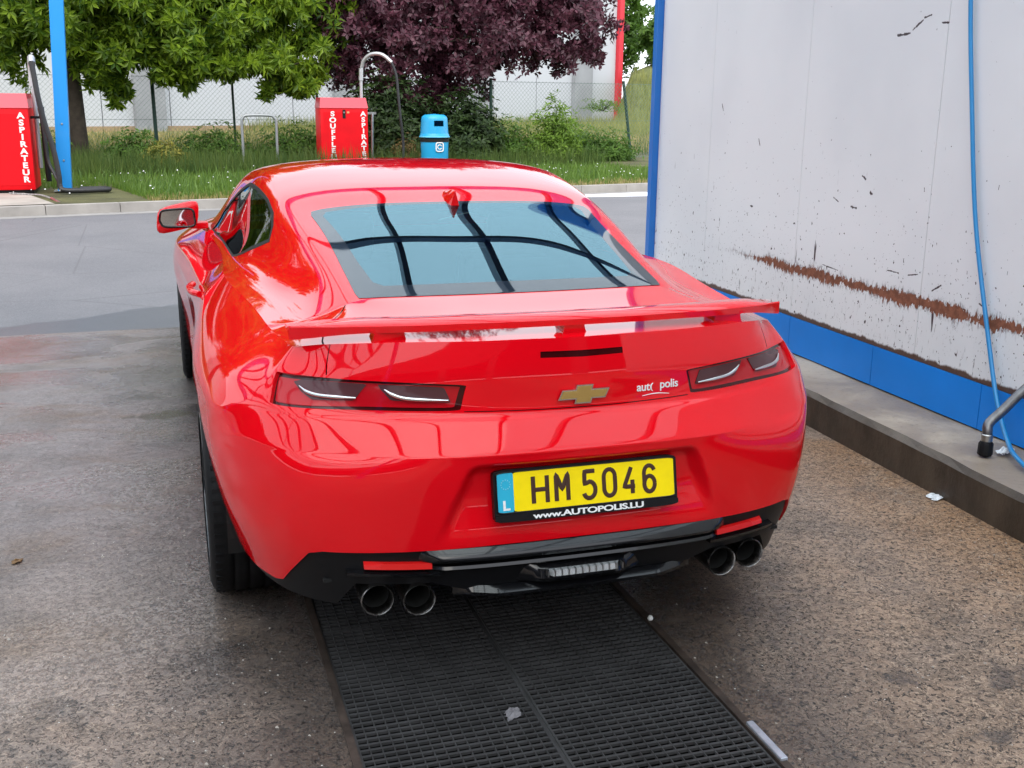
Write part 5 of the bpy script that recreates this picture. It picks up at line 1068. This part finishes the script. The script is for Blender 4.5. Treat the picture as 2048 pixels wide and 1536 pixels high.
# ---- grass
def blades(name,n,area,h0,h1,w0,m,seed,lean=.35,kind='stuff',hold=None):
    r=np.random.default_rng(seed); u=r.uniform(0,1,(n,2)); P=area(u,r); h=r.uniform(h0,h1,n)*(.6+.8*r.random(n)); a=r.uniform(0,6.28,n); w_=w0*r.uniform(.6,1.3,n)
    d=np.stack([np.cos(a),np.sin(a),0*a],1); e=unit(r.normal(0,1,(n,3))*[1,1,0])*(lean*h*r.random(n))[:,None]
    q0=P-d*w_[:,None]/2; q1=P+d*w_[:,None]/2; m0=P+e*.35+np.array([0,0,1])*h[:,None]*.6; m1=m0+d*w_[:,None]*.35; m0=m0-d*w_[:,None]*.35; tp=P+e+np.array([0,0,1])*h[:,None]
    V=np.stack([q0,q1,m1,tp,m0],1).reshape(-1,3); base=np.arange(n)*5; F=[f for i in base for f in ((i,i+1,i+2,i+4),(i+4,i+2,i+3))]
    return tag(obj(name,V,F,m),kind=kind)
def area_k(t0,t1,o0,o1,z):
    def f(u,r): 
        t=t0+(t1-t0)*u[:,0];o=o0+(o1-o0)*u[:,1]; pad_=(t<2.1)&(o<3.1); t=np.where(pad_,2.1+(t-t0)/(2.1-t0+1e-6)*3,t); p=K0+kd*t[:,None]+kn*o[:,None]; zz=z if not callable(z) else z(t,o)
        return np.concatenate([p,(np.zeros(len(t))+zz)[:,None]],1)
    return f
gl=leafmat('lawn_grass',(.06,.13,.015),(.15,.25,.03),.6,.3,.7); gt=leafmat('tall_grass',(.035,.085,.018),(.12,.17,.035),.6,.3,.5); gy=leafmat('dry_grass',(.28,.24,.09),(.46,.38,.18),.7,.3,.4)
blades('lawn',60000,area_k(-4,14,.25,7.6,.12),.03,.11,.012,gl,41)
blades('lawn_edge_dry',9000,area_k(-1,14,.17,.9,.12),.02,.08,.012,gy,42)
blades('tall_grass',34000,area_k(-3,14,5.2,10.5,.12),.18,.48,.014,gt,43)
blades('dry_meadow',42000,area_k(-6,24,10.2,26,.12),.12,.38,.022,gy,44)
blades('meadow_green',14000,area_k(-6,24,9,24,.12),.15,.45,.025,gt,47)
def bz(t,o): return bankz(K0[0]+kd[0]*t+kn[0]*o,K0[1]+kd[1]*t+kn[1]*o)
blades('bank_grass',36000,area_k(14,38,18,52,bz),.25,.7,.03,leafmat('bank_grass_blades',(.13,.16,.04),(.33,.33,.11),.7,.3,.35),45)
blades('verge_weeds',5000,area_k(-2.6,13,.3,6,.12),.10,.25,.022,leafmat('verge_weed',(.07,.14,.03),(.16,.26,.05),.5,.3,2),46,.6)
r=np.random.default_rng(5); b=MB(); 
for i in range(260):
    t,o=r.uniform(-3,13),r.uniform(.5,7); p=kp(t,o,.12+r.uniform(.06,.16)); s=r.uniform(.008,.018); b.add([(p[0]-s,p[1],p[2]),(p[0],p[1]-s,p[2]),(p[0]+s,p[1],p[2]),(p[0],p[1]+s,p[2]+s)],[(0,1,2,3)])
tag(b.build('daisies',M['white']),kind='stuff')
# ---- chain-link fence
fm=mat('green_fence_post',(.012,.05,.035),.5); wm=mat('fence_wire',(.14,.22,.18),.5,.3)
fence=empty('chain_link_fence',(4,24.0,.12),'dark green chain-link fence with thin posts along the back of the verge','fence')
FP=[(-9.5,23.3),(-5.3,23.5),(-1.10,23.7),(.65,24.05),(2.6,24.2),(6.72,23.6),(10.9,24.6),(14.9,25.9),(19,27.2)]
for i,(x,y) in enumerate(FP):
    thin=i in(3,4); top=(x+(-.30 if i==6 else -.02),y,2.12); b=MB(); b.tube([(x,y,.1),top],.028 if thin else .042,8); b.build('fence_post',fm,fence)
for i in range(len(FP)-1):
    A=np.array([*FP[i],.16]);B=np.array([*FP[i+1],.16]); b=MB(); L_=np.linalg.norm(B-A); e=(B-A)/L_; H=1.9; cs=.105; n=int(L_/cs)
    nrm=np.array([-e[1],e[0],0])
    for s in(1,-1):
        k0,k1=(-int(H/cs),n) if s>0 else (0,n+int(H/cs))
        for k in range(k0,k1+1):
            x0=k*cs; # goes from z=0 at x0 to z=H at x0+s*H
            ta=max(0,(-x0)/s if s>0 else (x0-L_)); tb=min(H,(L_-x0) if s>0 else x0)
            if tb<=ta: continue
            P0=A+e*(x0+s*ta)+np.array([0,0,ta]);P1=A+e*(x0+s*tb)+np.array([0,0,tb]); q=.0028; o1=nrm*q; o2=np.array([0,0,q])+e*q*-s
            b.add([P0+o1,P0-o1,P0+o2,P1+o1,P1-o1,P1+o2],[(0,1,4,3),(1,2,5,4),(2,0,3,5)])
    for z in(.02,.95,1.88): b.tube([A+[0,0,z],B+[0,0,z]],.004,4,False)
    o=b.build('wire_mesh',wm,fence); o['kind']='stuff'

# unseen hedge added on the left to darken reflections in the car's side
hr=np.random.default_rng(77); hd=empty('added_hedge',(-16,0,0),'tall dark green hedge added unseen on the left to darken the paint reflections','hedge'); b=MB()
n=5200; C_=np.stack([-16+hr.choice([-.75,.75,.75],n)+hr.normal(0,.12,n),hr.uniform(-13,12,n),hr.uniform(.1,4.2,n)],1); top_=hr.random(n)<.2; C_[top_,2]=4.2+hr.normal(0,.1,top_.sum()); C_[top_,0]=-16+hr.uniform(-.8,.8,top_.sum())
clusters(b,C_,unit(hr.normal(0,1,(n,3))+[1,0,.3]),5,.30,.16,hr,.1,.8,0); b.build('hedge_foliage',dkgreen,hd); b=MB(); b.box((-16.6,-13,0),(-15.4,12,4.1)); b.build('hedge_core',mat('hedge_shade',(.02,.03,.012),.9),hd)
